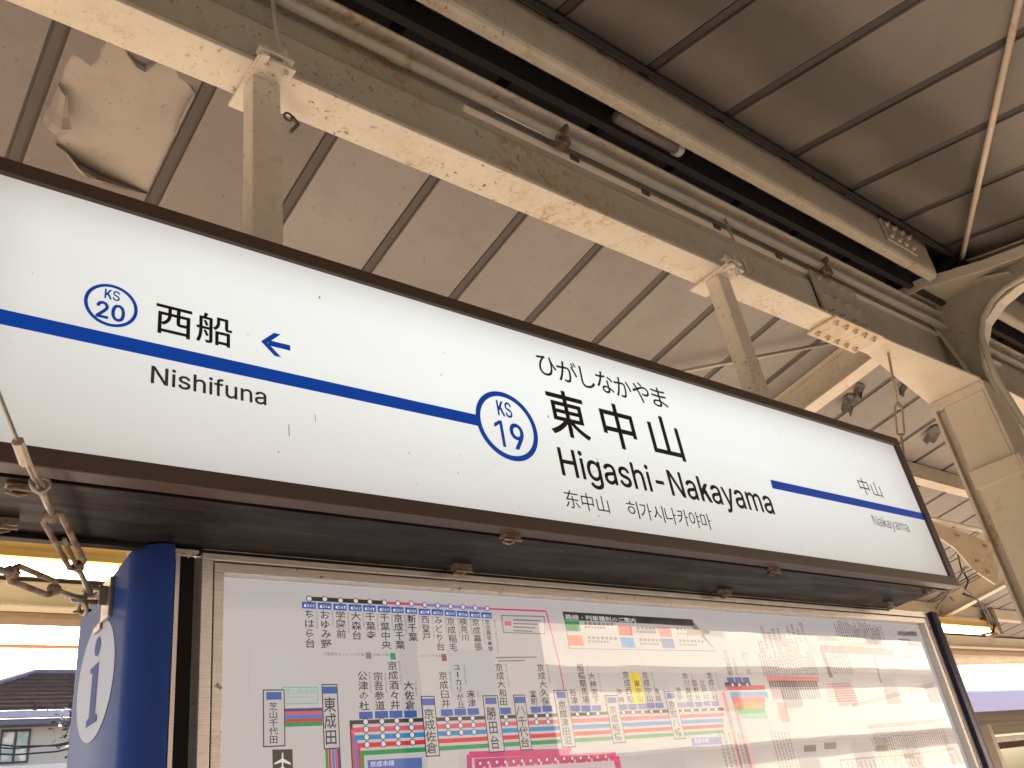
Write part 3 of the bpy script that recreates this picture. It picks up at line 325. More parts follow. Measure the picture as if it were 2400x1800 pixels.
# metal roof sheet over both slopes
mb = MB(); mb.along_x([(-1.92, zr(-1.92) + .03), (1.2, zr(1.2) + .03), (1.2, zr(1.2) + .06), (-1.92, zr(-1.92) + .06)], -3.4, 18.2)
mb.along_x([(1.19, zl(1.19) + .032), (4.72, zl(4.72) + .032), (4.72, zl(4.72) + .062), (1.19, zl(1.19) + .062)], -3.4, 18.2)
part(mb, 'roof_sheet', SOOT)
mb = MB(); mb.along_x([(1.06, 3.70), (1.20, 3.98), (1.40, 3.70), (1.38, 3.70), (1.20, 3.95), (1.08, 3.70)], -3.4, 18.2)
part(mb, 'ridge_hood', BLACK)
mb = MB()
for x in [i * 1.15 - 3 for i in range(19)]: mb.box(x, x + .03, 1.10, 1.34, 3.72, 3.76)
mb.box(-3.4, 18.2, 1.17, 1.20, 3.735, 3.765)
part(mb, 'ridge_cross_bars', SOOT)

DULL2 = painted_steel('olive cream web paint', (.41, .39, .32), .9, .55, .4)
WEBP = painted_steel('olive cream added plate', (.52, .49, .40), 1.2, .5, .3)
# ridge I-beam over the sign
def ibeam_x(x0, x1, yc, zb, h, w_, tf=.014, tw=.01):
    mb = MB(); mb.box(x0, x1, yc - w_ / 2, yc + w_ / 2, zb, zb + tf); mb.box(x0, x1, yc - w_ / 2, yc + w_ / 2, zb + h - tf, zb + h)
    mb.box(x0, x1, yc - tw / 2, yc + tw / 2, zb + tf, zb + h - tf); return mb
ZB = EYE + 1.62
YB = 1.33
mbA = MB(); mbA.box(-3.4, 3.30, YB - .055, YB + .055, ZB, ZB + .014)
mbA.box(4.65, 18, YB - .055, YB + .055, ZB, ZB + .014)
part(mbA, 'ridge_beam', CREAM, bevel=.002)
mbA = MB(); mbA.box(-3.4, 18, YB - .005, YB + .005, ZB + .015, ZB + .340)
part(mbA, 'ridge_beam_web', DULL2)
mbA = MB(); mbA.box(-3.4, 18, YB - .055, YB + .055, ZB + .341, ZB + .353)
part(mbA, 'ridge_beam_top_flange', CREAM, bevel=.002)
# added plate on the lower web, paler than above (its top edge is the crease)
mb = MB(); mb.along_x([(YB - .0052, ZB + .0145), (YB - .018, ZB + .0145), (YB - .016, ZB + .185), (YB - .0052, ZB + .207)], -3.4, 2.86)
part(mb, 'added_lower_web_plate', WEBP)
# sooty back of the ridge, seen over the top flange
part(MB().box(-3.4, 18, 1.37, 1.385, ZB + .353, 3.86), 'ridge_back_board', SOOT)
part(MB().box(-3.4, 18, 1.236, 1.262, ZB + .375, ZB + .46), 'ridge_sooty_channel', SOOT)
# near ridge purlin (lipped channel with a rounded lower edge)
pl = [(1.150, 3.552), (1.150, 3.56), (1.143, 3.56), (1.143, 3.555)]
prof = [(1.150, 3.550), (1.128, 3.551), (1.118, 3.557), (1.112, 3.568), (1.110, 3.585), (1.108, 3.735), (1.150, 3.745)]
mbp = MB()
for a_, b__ in ((-3.4, 3.62), (4.25, 8.57), (9.2, 18)): mbp.along_x(prof, a_, b__)
part(mbp, 'near_ridge_purlin', painted_steel('dusty cream purlin', (.52, .47, .38), .9, .55, .45), smooth=False)

# far purlins with a bright bottom flange
for (y, n) in ((2.38, 0), (3.25, 1), (4.04, 2)):
    zt = zl(y) - .004
    mb = MB(); mb.box(-3.4, 18, y - .035, y + .045, zt - .110, zt - .102); mb.box(-3.4, 18, y - .035, y - .029, zt - .102, zt); mb.box(-3.4, 18, y - .028, y + .03, zt - .012, zt - .001)
    if n != 1: part(mb, 'purlin', CREAM2)
# eave beam, gutter
mb = ibeam_x(-3.4, 18, 4.64, EYE + 1.383, .125, .08, .01, .008); part(mb, 'eave_beam', CREAM2)
mb = MB(); mb.along_x([(4.70, EYE + 1.36), (4.83, EYE + 1.36), (4.85, EYE + 1.50), (4.84, EYE + 1.50), (4.82, EYE + 1.372), (4.71, EYE + 1.372), (4.705, EYE + 1.50), (4.695, EYE + 1.50)], -3.4, 18)
part(mb, 'eave_gutter', painted_steel('brown gutter', (.26, .17, .10), .4))
mb = MB(); mb.box(-3.4, 18, -1.93, -1.86, EYE + 1.50, EYE + 1.60); part(mb, 'near_fascia', CREAM2)

# columns, rafters, curved knees
def col_frame(X):
    c0 = X - .10; c1 = X + .10; y0, y1 = YB - .125, YB + .125
    mb = MB(); mb.box(c0, c1, y0, y0 + .014, 0, ZB - .12); mb.box(c0, c1, y1 - .014, y1, 0, ZB - .12); mb.box(X - .005, X + .005, y0 + .0142, y1 - .0142, 0, ZB - .12)
    part(mb, 'column', CREAM2, bevel=.0015)
    mb = MB(); mb.box(c0 - .022, c0 - .0025, y0 - .004, y1 - .05, 2.70, 2.78); mb.box(c0 - .022, c1 + .01, y0 - .018, y0 - .0045, 2.703, 2.777)
    mb.box(c0 - .0022, c0 + .004, y0 + .0145, y1 - .055, 0, ZB - .121); mb.box(c0 + .028, c0 + .034, y1 - .0549, y1 - .0145, 0, ZB - .121)
    part(mb, 'column_stiffener', CREAM2, bevel=.0015)
    # haunched head that takes the ridge beam
    mb = MB()
    for s in (-1, 1):
        a, b = X + s * .10, X + s * .70
        P = [(b, YB - .055, ZB), (b, YB + .055, ZB), (a, YB + .125, ZB - .075), (a, YB - .125, ZB - .075)]
        Q = [(x, y, z + .012) for x, y, z in P]
        mb.add(P + Q, [(0, 1, 2, 3), (7, 6, 5, 4), (0, 4, 5, 1), (1, 5, 6, 2), (2, 6, 7, 3), (3, 7, 4, 0)])
    mb.add([(c0, y0, ZB - .075), (c1, y0, ZB - .075), (c1, y0, ZB - .12), (c0, y0, ZB - .12), (c0, y1, ZB - .075), (c1, y1, ZB - .075), (c1, y1, ZB - .12), (c0, y1, ZB - .12)],
           [(0, 1, 2, 3), (4, 7, 6, 5), (0, 3, 7, 4), (1, 5, 6, 2), (2, 6, 7, 3), (0, 4, 5, 1)])
    part(mb, 'column_head', CREAM2, bevel=.002)
    # curved plan gusset tying the near arm to the ridge beam
    gp = [(X - .31, 1.375), (X - .312, 1.306), (X - .308, 1.212), (X - .26, 1.133), (X - .203, 1.04), (X - .165, .979), (X - .10, .816), (X - .06, .60), (X - .006, .60), (X - .006, 1.375)]
    mb = MB(); mb.prism(gp, lambda q: (q[0], q[1], 3.612), lambda q: (q[0], q[1], 3.62))
    part(mb, 'knee_gusset', CREAM2, bevel=.001)
    mb = MB()
    for (a, b) in zip(gp[:7], gp[1:8]):
        mb.add([(a[0], a[1], 3.570), (b[0], b[1], 3.570), (b[0] + .007, b[1] + .002, 3.570), (a[0] + .007, a[1] + .002, 3.570), (a[0], a[1], 3.6115), (b[0], b[1], 3.6115), (b[0] + .007, b[1] + .002, 3.6115), (a[0] + .007, a[1] + .002, 3.6115)],
               [(0, 3, 2, 1), (4, 5, 6, 7), (0, 1, 5, 4), (2, 3, 7, 6)])
    part(mb, 'knee_gusset_lip', CREAM2)
    # far rafter
    mb = MB(); ya, yb = 1.40, 4.6
    def bar(x0, x1, o0, o1, ya, yb, zf):
        mb.add([(x0, ya, zf(ya) + o0), (x1, ya, zf(ya) + o0), (x1, yb, zf(yb) + o0), (x0, yb, zf(yb) + o0), (x0, ya, zf(ya) + o1), (x1, ya, zf(ya) + o1), (x1, yb, zf(yb) + o1), (x0, yb, zf(yb) + o1)],
               [(0, 3, 2, 1), (4, 5, 6, 7), (0, 1, 5, 4), (1, 2, 6, 5), (2, 3, 7, 6), (3, 0, 4, 7)])
    bar(X - .10, X, -.165, -.155, ya, yb, zl); bar(X - .055, X - .045, -.155, -.012, ya, yb, zl); bar(X - .10, X, -.0118, -.002, ya, yb, zl)
    part(mb, 'rafter', CREAM2, bevel=.0015)
    # near arm: web plate with curved flanges that swings over the ridge beam
    top = [(1.46, 3.66), (1.47, 3.72), (1.42, 3.765), (1.31, 3.785), (1.20, 3.765), (1.02, 3.712), (.84, 3.672), (.2, 3.54), (-1.7, 3.15)]
    low = [(-1.7, 3.04), (.2, 3.40), (.80, 3.50), (.93, 3.50), (1.03, 3.475), (1.12, 3.42), (1.17, 3.34), (1.20, 3.22), (1.205, 3.10), (1.46, 3.10)]
    top = [(y, min(z, zr(y) - .006) if y < 1.1 else z) for y, z in top]
    poly = top + low
    mb = MB(); mb.prism(poly, lambda q: (X - .005, q[0], q[1]), lambda q: (X + .005, q[0], q[1])); part(mb, 'knee_plate', DULL)
    mb = MB()
    for line, hw in ((top, .055), (low[:9], .022), ([(1.46, 3.60), (1.30, 3.635), (1.15, 3.632), (1.03, 3.60), (.93, 3.56)], .05)):
        for (a, b) in zip(line[:-1], line[1:]):
            d = Vector((b[0] - a[0], b[1] - a[1])).normalized() * .0005; n_ = Vector((-d.y, d.x)).normalized() * .005
            q = [(a[0] + n_.x, a[1] + n_.y), (b[0] + n_.x, b[1] + n_.y), (b[0] - n_.x, b[1] - n_.y), (a[0] - n_.x, a[1] - n_.y)]
            mb.prism(q, lambda p_: (X - hw, p_[0], p_[1]), lambda p_: (X + .055, p_[0], p_[1]))
    part(mb, 'knee_flange', CREAM2)
    mb = MB(); mb.add([(X - .045, 1.34, 3.60), (X - .006, 1.34, 3.60), (X - .006, 1.26, 3.18), (X - .045, 1.26, 3.18), (X - .045, 1.33, 3.60), (X - .006, 1.33, 3.60), (X - .006, 1.25, 3.18), (X - .045, 1.25, 3.18)], [(0, 1, 2, 3), (7, 6, 5, 4), (0, 4, 5, 1), (1, 5, 6, 2), (2, 6, 7, 3), (3, 7, 4, 0)]); part(mb, 'knee_rib', CREAM2)
for X in (-.97, 3.98, 8.93, 13.88): col_frame(X)

# splice plates with bolts either side of each column
bolt_me = MB(); bolt_me.tube([(0, 0, 0), (0, 0, -.008)], .012, 6); bolt_me.tube([(0, 0, -.008), (0, 0, -.016)], .006, 6)
b0 = bolt_me.build('bolt', RUSTY); bolt_mesh = b0.data; bpy.data.objects.remove(b0)
for xs in (2.86, 4.95):
    pl1 = part(MB().box(xs, xs + .34, YB - .068, YB + .068, ZB - .0105, ZB - .0005), 'splice_plate', RUSTY, bevel=.001)
    pl2 = part(MB().box(xs + .01, xs + .33, YB - .031, YB - .020, ZB + .02, ZB + .24), 'splice_plate', DULL2, bevel=.001)
    for i in range(5):
        for s in (-1, 1):
            o = bpy.data.objects.new('bolt', bolt_mesh); COL.objects.link(o); o.parent = pl1; o.location = (xs + .035 + i * .067, YB + s * .042, ZB - .0105)
    for i in range(4):
        for j in range(3):
            o = bpy.data.objects.new('bolt', bolt_mesh); COL.objects.link(o); o.parent = pl2; o.location = (xs + .05 + i * .08, YB - .031, ZB + .05 + j * .08); o.rotation_euler = (R(-90), 0, 0)

pl3 = part(MB().box(3.22, 3.46, 1.097, 1.1065, 3.60, 3.71), 'splice_plate', DULL2, bevel=.001)
for i in range(4):
    for j in range(2):
        o = bpy.data.objects.new('bolt', bolt_mesh); COL.objects.link(o); o.parent = pl3; o.location = (3.25 + i * .06, 1.097, 3.625 + j * .06); o.rotation_euler = (R(-90), 0, 0)
# peeling veneer on the board over the left of the sign
def plane_pt(px, py, dz=0.):                    # a point of the far soffit measured on the photograph
    d = Matrix(CR) @ Vector(((px - 1200) / 2043.1, (900 - py) / 2043.1, -1)); t = (EYE + 2.33 - EYE) / (d.z - SL * d.y)
    return (d.x * t, d.y * t, EYE + d.z * t + dz)
hole = [(410, 310), (450, 320), (525, 375), (560, 340), (575, 285), (635, 205), (730, 290), (790, 345), (845, 370), (925, 325), (1005, 365), (1030, 440), (1090, 480), (1180, 540), (1150, 590), (1110, 660),
        (1085, 725), (1060, 780), (1020, 850), (1000, 880), (985, 930), (960, 975), (880, 1120), (760, 1075), (640, 1030), (560, 1000), (500, 960), (440, 930), (400, 885), (370, 850), (325, 825), (330, 770), (250, 690), (262, 640), (300, 590), (340, 480), (365, 390)]
hole = [(x * .4069, y * .4069) for x, y in hole]
H3 = [plane_pt(x, y, -.0035) for x, y in hole]
ya_, yb_ = 1.42, 2.75
xa_, xb_ = X0 + g, X0 + SEAM - g
cx_, cy_ = sum(v[0] for v in H3) / len(H3), sum(v[1] for v in H3) / len(H3)
H3 = [(min(max(x, xa_ + .002), xb_ - .002), max(y, ya_ + .01), EYE + 2.33 + SL * max(y, ya_ + .01) - .0035) for x, y, z in H3]
def outer(x, y):
    dx, dy = x - cx_, y - cy_; t = 1e9
    if dx > 0: t = min(t, (xb_ - cx_) / dx)
    if dx < 0: t = min(t, (xa_ - cx_) / dx)
    if dy > 0: t = min(t, (yb_ - cy_) / dy)
    if dy < 0: t = min(t, (ya_ - cy_) / dy)
    X, Y = cx_ + dx * t, cy_ + dy * t; return (X, Y, EYE + 2.33 + SL * Y - .0035)
mb = MB(); n = len(H3); O3 = [outer(x, y) for x, y, z in H3]
mb.add(H3 + O3, [(i, (i + 1) % n, n + (i + 1) % n, n + i) for i in range(n)])
for cxn, cyn in ((xa_, ya_), (xb_, ya_), (xa_, yb_), (xb_, yb_)):
    i = min(range(n), key=lambda i: (O3[i][0] - cxn) ** 2 + (O3[i][1] - cyn) ** 2); j = (i + 1) % n; h = (i - 1) % n
    mb.add([O3[h], O3[i], O3[j], (cxn, cyn, EYE + 2.33 + SL * cyn - .0035)], [(0, 1, 3), (1, 2, 3)])
o = part(mb, 'veneer_sheet', VENEER); sm = o.modifiers.new('s', 'SOLIDIFY'); sm.thickness = .0028; sm.offset = 0
# curled lips hanging from the tear
def curl(idx, drop, inw, name='curled_veneer'):
    mb = MB(); rows = 4; vs = []
    for r_ in range(rows):
        f = r_ / (rows - 1)
        for q, i in enumerate(idx):
            x, y, z = H3[i % n]; e = math.sin(math.pi * (q + .3) / (len(idx))) * (.75 + .4 * random.random())
            vs.append((x + (cx_ - x) * inw * f * e, y + (cy_ - y) * inw * f * e, z - .002 - drop * e * math.sin(f * 2.0)))
    L = len(idx); fs = [(r_ * L + q, r_ * L + q + 1, (r_ + 1) * L + q + 1, (r_ + 1) * L + q) for r_ in range(rows - 1) for q in range(L - 1)]
    mb.add(vs, fs); o = part(mb, name, PEEL); s_ = o.modifiers.new('s', 'SOLIDIFY'); s_.thickness = .002
curl(range(22, 31), .05, .12); curl(range(31, 36), .06, .35); curl(range(12, 18), .015, .05); curl(range(6, 10), .02, .06)
# hanging flakes further along
for (px, py, sx_) in ((1990, 935, .05), (2185, 1010, .06), (2010, 905, .03), (2115, 900, .03)):
    x, y, z = plane_pt(px, py, -.004)
    mb = MB(); vs = []; 
    for i in range(4):
        for j in range(4): vs.append((x + (i - 1.5) * sx_ * .8 + random.uniform(-.01, .01), y + (j - 1.5) * sx_ * .6 + random.uniform(-.01, .01), z - (.07 * (j / 3) ** 2 * (.6 + random.random() * .5)) - .17 * (0)))
    mb.add(vs, [(i * 4 + j, i * 4 + j + 1, (i + 1) * 4 + j + 1, (i + 1) * 4 + j) for i in range(3) for j in range(3)]); part(mb, 'hanging_flake', JOINT)

# bracket plates and diagonal channel behind the column
mb = MB(); pts = [(5.50, 3.10), (6.27, 3.03), (6.34, 2.90), (6.10, 2.72), (5.86, 2.80), (5.72, 2.93), (5.56, 2.98)]
mb.prism(pts, lambda q: (q[0], 2.34, q[1]), lambda q: (q[0], 2.352, q[1])); part(mb, 'gusset_plate', RUSTY, bevel=.002)
mb = MB(); mb.along_x([(2.30, 3.10), (2.338, 3.10), (2.338, 3.088), (2.30, 3.088)], 5.45, 6.5); part(mb, 'gusset_lip', CREAM2)
for (bx_, bz_) in ((5.95, 2.86), (6.16, 2.98), (5.80, 3.02), (6.04, 2.79)):
    o = bpy.data.objects.new('bolt', bolt_mesh); COL.objects.link(o); o.parent = can; o.matrix_parent_inverse = Matrix.Translation((-3.95, -1.33, 0)); o.location = (bx_, 2.34, bz_); o.rotation_euler = (R(-90), 0, 0); o.scale = (1.8, 1.8, 1.3)
# tie rods
def rod(a, b, r, label, mat=None, cat='tie rod'):
    o = MB().tube([a, b], r, 8).build('tie_rod', mat or PIPE, smooth=True); return tag(o, label, cat)
rod((2.30, .17, EYE + 1.925), (3.90, 1.10, EYE + 2.08), .011, 'thick cream tie rod under the near soffit, running up to the top right corner', RUSTY)
rod((2.70, 2.43, EYE + 1.86), (3.88, 1.60, EYE + 2.00), .010, 'thin cream brace rod crossing behind the right hanger post')
rod((.60, 1.285, 3.62), (.629, 1.272, 3.235), .0055, 'thin steel rod above the left hanger post', PIPE)
rod((2.33, 1.285, 3.50), (2.345, 1.272, 3.245), .0055, 'thin steel rod above the right hanger post', PIPE)

# ================================================================== CONDUITS ON THE RIDGE BEAM
t = tag(empty('conduit_pipe', (0, 1.295, 3.50)), 'straight grey cream conduit pipe clipped along the web of the ridge beam', 'pipe')
o = MB().tube([(-3.4, 1.290, 3.497), (18, 1.290, 3.497)], .0155, 12).build('pipe', PIPE, t, smooth=True, loc=(0, -1.295, -3.50))
for x in (1.545, 2.96, 5.2):
    mb = MB(); mb.ring((x, 1.290, 3.497), (1, 0, 0), .019, .005, 14, 6); mb.box(x - .018, x + .014, 1.262, 1.30, 3.448, 3.478); mb.ring((x - .02, 1.268, 3.458), (.3, 1, 0), .014, .006, 10, 5)
    mb.box(x + .012, x + .022, 1.262, 1.288, 3.512, 3.535)
    mb.build('pipe_clamp', WRUST, t, loc=(0, -1.295, -3.50))
for x in (.95, 2.12): 
    MB().tube([(x, 1.29, 3.497), (x + .05, 1.29, 3.497)], .0185, 12).build('pipe_coupling', PIPE, t, loc=(0, -1.295, -3.50), smooth=True)
t = tag(empty('pale_strip', (1.28, 1.3, 3.47)), 'slim white cable duct with brown clips under the conduit pipe', 'cable duct')
MB().box(1.20, 4.6, 1.312, 1.3235, 3.452, 3.466).build('strip', base('added strip white', (.78, .70, .60), .5)[0], t, loc=(-1.28, -1.3, -3.47))  # added pale strip along the web, with small dark blocks on it
for x in (1.60, 1.92, 2.29, 2.66, 3.0): MB().box(x, x + .035, 1.306, 1.3118, 3.450, 3.468).build('strip_mark', JOINT, t, loc=(-1.28, -1.3, -3.47))
# bent conduit down the column
pts = [(3.92, .75, 3.50), (3.92, .86, 3.505), (3.92, .97, 3.50), (3.92, 1.04, 3.475), (3.91, 1.10, 3.42), (3.90, 1.135, 3.34), (3.90, 1.15, 3.24), (3.92, 1.16, 3.12), (3.97, 1.155, 2.95), (4.03, 1.15, 2.7), (4.06, 1.15, 2.3), (4.06, 1.15, 0)]
o = MB().tube(pts, .0145, 12).build('conduit_pipe', PIPE, smooth=True); tag(o, 'bent grey conduit sweeping off the near rafter and down beside the column', 'pipe')
o = MB().tube([(4.07, 1.12, 3.05), (4.12, 1.14, 2.8), (4.13, 1.14, 2.4), (4.13, 1.14, 0)], .020, 12).build('conduit_pipe', PIPE, smooth=True); tag(o, 'thick straight conduit on the right of the column face', 'pipe')
# plastic tube lying in the ridge slot
m, nt, p = base('clear plastic', (.35, .28, .27), .15); p.inputs['Alpha'].default_value = .55
t = tag(empty('plastic_tube', (1.9, 1.2, 3.62)), 'short clear plastic tube with white cap stuck in the dark ridge slot', 'tube')
MB().tube([(1.74, 1.205, 3.61), (2.02, 1.205, 3.61)], .022, 12).build('tube_body', m, t, loc=(-1.9, -1.2, -3.62), smooth=True)
MB().tube([(2.02, 1.205, 3.61), (2.045, 1.205, 3.61)], .024, 12).build('tube_cap', base('white cap', (.55, .55, .52), .4)[0], t, loc=(-1.9, -1.2, -3.62))

# ================================================================== STATION NAME SIGN
TILT, ZS = .0281, 2.1494
sg = tag(empty('station_sign', (0, 1.2, ZS), (-TILT, 0, 0)), 'long lit white station name sign with blue line, hanging in a brown frame', 'sign')
XA, XB, D = .060, 2.846, .262
W0, W1, V0, V1, VT = .105, 2.810, .030, .492, .5225
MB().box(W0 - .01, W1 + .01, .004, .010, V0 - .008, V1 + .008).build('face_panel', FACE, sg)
for nm, bx_ in (('frame_rail', (XA, XB, -.004, .030, V1, VT)), ('frame_rail', (XA, XB, -.004, .030, 0, V0)), ('frame_rail', (XA, W0, -.0045, .0305, V0 + .0003, V1 - .0003)), ('frame_rail', (W1, XB, -.0045, .0305, V0 + .0003, V1 - .0003))):
    MB().box(*bx_).build(nm, FRAME, sg, bevel=.0018)
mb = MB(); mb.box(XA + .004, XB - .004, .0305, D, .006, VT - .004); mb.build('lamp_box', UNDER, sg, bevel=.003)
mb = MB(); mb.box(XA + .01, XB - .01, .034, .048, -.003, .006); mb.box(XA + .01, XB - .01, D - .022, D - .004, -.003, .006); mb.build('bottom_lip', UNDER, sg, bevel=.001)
# latches underneath
for (x, y, k) in ((.22, .055, 1), (.222, .193, 1), (1.063, .03, 0), (1.07, .205, 0), (1.918, .035, 0), (1.937, .21, 0), (2.732, .05, 0), (2.738, .185, 0)):
    mb = MB(); mb.box(x - .022, x + .022, y - .007, y + .008, -.006, .0055); mb.tube([(x - .020, y - .004, -.010), (x + .022, y - .006, -.011)], .0028, 6)
    mb.tube([(x - .016, y + .006, -.007), (x - .020, y + .002, -.014), (x - .004, y + .004, -.016), (x + .014, y + .007, -.009)], .0025, 6); mb.box(x - .012, x + .004, y + .004, y + .010, -.013, -.006)
    mb.build('latch', WRUST, sg, bevel=.0008)
# print on the face (real thickness film, each piece cut)
YF = .0030
def disc_ring(mb, cx, cz, ro, ri, y, n=72, mi=0, sx=1):
    vs = []
    for i in range(n):
        a = 2 * math.pi * i / n; vs += [(cx + ro * math.cos(a) * sx, y, cz + ro * math.sin(a)), (cx + ri * math.cos(a) * sx, y, cz + ri * math.sin(a))]
    mb.add(vs, [(2 * i, 2 * ((i + 1) % n), 2 * ((i + 1) % n) + 1, 2 * i + 1) for i in range(n)], mi)
mb = MB(); mb.box(W0, 1.010, YF, .0038, .2174, .2427); mb.build('line_stripe', INKB, sg)
mb = MB(); mb.add([(1.990, YF, .2440), (1.9868, YF, .2180), (W1, YF, .2205), (W1, YF, .2455)], [(0, 1, 2, 3)]); mb.build('line_stripe', INKB, sg)
mb = MB(); disc_ring(mb, .3007, .2950, .0400, .0345, YF); mb.build('route_ring', INKB, sg)
mb = MB(); disc_ring(mb, 1.0817, .2322, .0808, .0690, YF - .0006); mb.build('route_ring', INKB, sg)
def letters(items, mat, name='lettering'):
    for s_, x0, x1, z0, z1, bd in items:
        mb = MB(); e = bd * (z1 - z0) * .55                     # heavier strokes: the same outline struck again a hair to each side
        if True:
            for i, (a, b) in enumerate(((0, 0), (1, 0), (-1, 0), (0, 1), (0, -1), (.7, .7), (-.7, .7), (.7, -.7), (-.7, -.7)) if e else ((0, 0),)):
                text_fit(mb, s_, x0 + e + a * e, x1 - e + a * e, z0 + e + b * e, z1 - e + b * e, YF - .00002 * i, 0, 0, 5)
        mb.build(name, mat, sg)
letters([('KS', .2895, .3125, .3055, .3245, .035), ('20', .2790, .3220, .2670, .2992, .06), ('KS', 1.0620, 1.1015, .2530, .2905, .035), ('9', 1.0860, 1.1230, .1800, .2420, .045)], INKB, 'route_number')
letters([('西', .3690, .4275, .2640, .3215, .022), ('船', .4345, .4960, .2655, .3265, .020)], INK)
letters([('東', 1.2075, 1.3255, .2378, .3578, .022), ('中', 1.3730, 1.4835, .2374, .3592, .022), ('山', 1.5355, 1.6470, .2405, .3585, .022)], INK)
letters([('ひ', 1.2057, 1.262, .389, .4430, .012), ('が', 1.264, 1.328, .386, .4465, .012), ('し', 1.337, 1.381, .3855, .443, .012), ('な', 1.389, 1.446, .386, .4455, .012),
         ('か', 1.450, 1.508, .386, .4440, .012), ('や', 1.513, 1.573, .386, .446, .012), ('ま', 1.582, 1.6375, .387, .4455, .012)], INK)
letters([('Higashi-Nakayama', 1.2115, 1.9600, .1202, .2085, .024)], INK)
letters([('Nishifuna', .3663, .5550, .1680, .2015, .030)], INKG)
letters([('东', 1.2047, 1.2450, .066, .1065, .0), ('中', 1.2515, 1.2870, .0650, .1070, .0), ('山', 1.2960, 1.3320, .0670, .1055, .0), ] + [(ch_, 1.3885 + i_ * .0416, 1.3885 + i_ * .0416 + .0365, .0652, .1064, .0) for i_, ch_ in enumerate('히가시나카야마')], INKG)
letters([('中', 2.4656, 2.5220, .2660, .3245, .0), ('山', 2.5360, 2.5920, .2690, .3200, .0), ('Nakayama', 2.4677, 2.6750, .1560, .1985, 0)], INKL)
mb = MB(); mb.add([(1.0610, YF, .1805), (1.0690, YF, .1805), (1.0690, YF, .2415), (1.0610, YF, .2415)], [(0, 1, 2, 3)]); mb.add([(1.0612, YF, .2414), (1.0612, YF, .2325), (1.0465, YF, .2225), (1.0465, YF, .2315)], [(0, 1, 2, 3)]); mb.build('route_number', INKB, sg)
# arrow
mb = MB(); t_ = (.5475, .2953); w_ = .0108
def seg(mb, a, b, w_):
    d = Vector((b[0] - a[0], b[1] - a[1])).normalized(); n_ = Vector((-d.y, d.x)) * w_ / 2
    mb.add([(a[0] + n_.x, YF, a[1] + n_.y), (b[0] + n_.x, YF, b[1] + n_.y), (b[0] - n_.x, YF, b[1] - n_.y), (a[0] - n_.x, YF, a[1] - n_.y)], [(0, 1, 2, 3)])
mb.add([(.5475, YF, .2953), (.572, YF, .3200), (.5845, YF, .3200), (.5600, YF, .2953), (.5845, YF, .2715), (.572, YF, .2715)], [(0, 3, 2, 1), (0, 5, 4, 3)])
mb.box(.5615, .6022, YF + .0001, YF + .0008, .2907, .3017); mb.build('arrow', INKB, sg)
# dirt specks on the acrylic
mb = MB()
for i in range(46):
    x, z, r_ = random.uniform(.15, 2.75), random.uniform(.05, .48), random.choice((.0008, .0008, .0013))
    mb.box(x - r_, x + r_, .0032, .0038, z - r_ * random.choice((1, 1, 3)), z + r_)
mb.box(.5935, .5948, .0032, .0038, .118, .140); mb.box(.6435, .6445, .0032, .0038, .156, .170)
tag(mb.build('dirt_specks', base('specks', (.35, .34, .32), .7)[0], sg), kind='stuff')
# hanger posts, clamped to the bottom flange of the ridge beam
hang = []
for i, xx in enumerate((.572, 2.198)):
    mb = MB(); lean = .03 if i else 0.
    y0, y1 = 1.300, 1.352; zt, zb_ = ZB - .012, ZS + VT - .01
    for (a, b, c_, d_) in ((xx, xx + .065, y0, y0 + .005), (xx, xx + .005, y0 + .0052, y1), (xx + .060, xx + .065, y0 + .0052, y1)):
        mb.add([(a + lean, c_, zb_), (b + lean, c_, zb_), (b + lean, d_, zb_), (a + lean, d_, zb_), (a, c_, zt), (b, c_, zt), (b, d_, zt), (a, d_, zt)],
               [(0, 3, 2, 1), (4, 5, 6, 7), (0, 1, 5, 4), (1, 2, 6, 5), (2, 3, 7, 6), (3, 0, 4, 7)])
    inv = (Matrix.Translation((0, 1.2, ZS)) @ Matrix.Rotation(-TILT, 4, 'X')).inverted()
    o = mb.build('hanger_post', CREAM, sg, bevel=.0012); o.matrix_parent_inverse = inv
    mb = MB(); mb.box(xx - .010, xx + .078, YB - .085, YB + .085, ZB - .0115, ZB - .0010)
    mb.box(xx - .008, xx + .076, YB - .085, YB - .060, ZB + .016, ZB + .026)
    mb.box(xx + .050, xx + .062, YB - .080, YB - .066, ZB - .03, ZB + .05); mb.box(xx + .004, xx + .016, YB - .080, YB - .066, ZB - .03, ZB + .04)
    mb.box(xx - .008, xx + .010, YB - .1, YB - .06, ZB - .022, ZB - .012)
    o = mb.build('clamp_plate', CREAM, sg, bevel=.0015); o.matrix_parent_inverse = inv
mb = MB(); mb.ring((.685, 1.36, ZB - .03), (0, 1, .2), .010, .003, 12, 5); mb.tube([(.70, 1.37, ZB - .012), (.715, 1.37, ZB - .03), (.695, 1.37, ZB - .065)], .005, 6)
tag(mb.build('cable_hook', JOINT), 'small dark hook hanging under the ridge beam beside the left hanger post', 'hook')

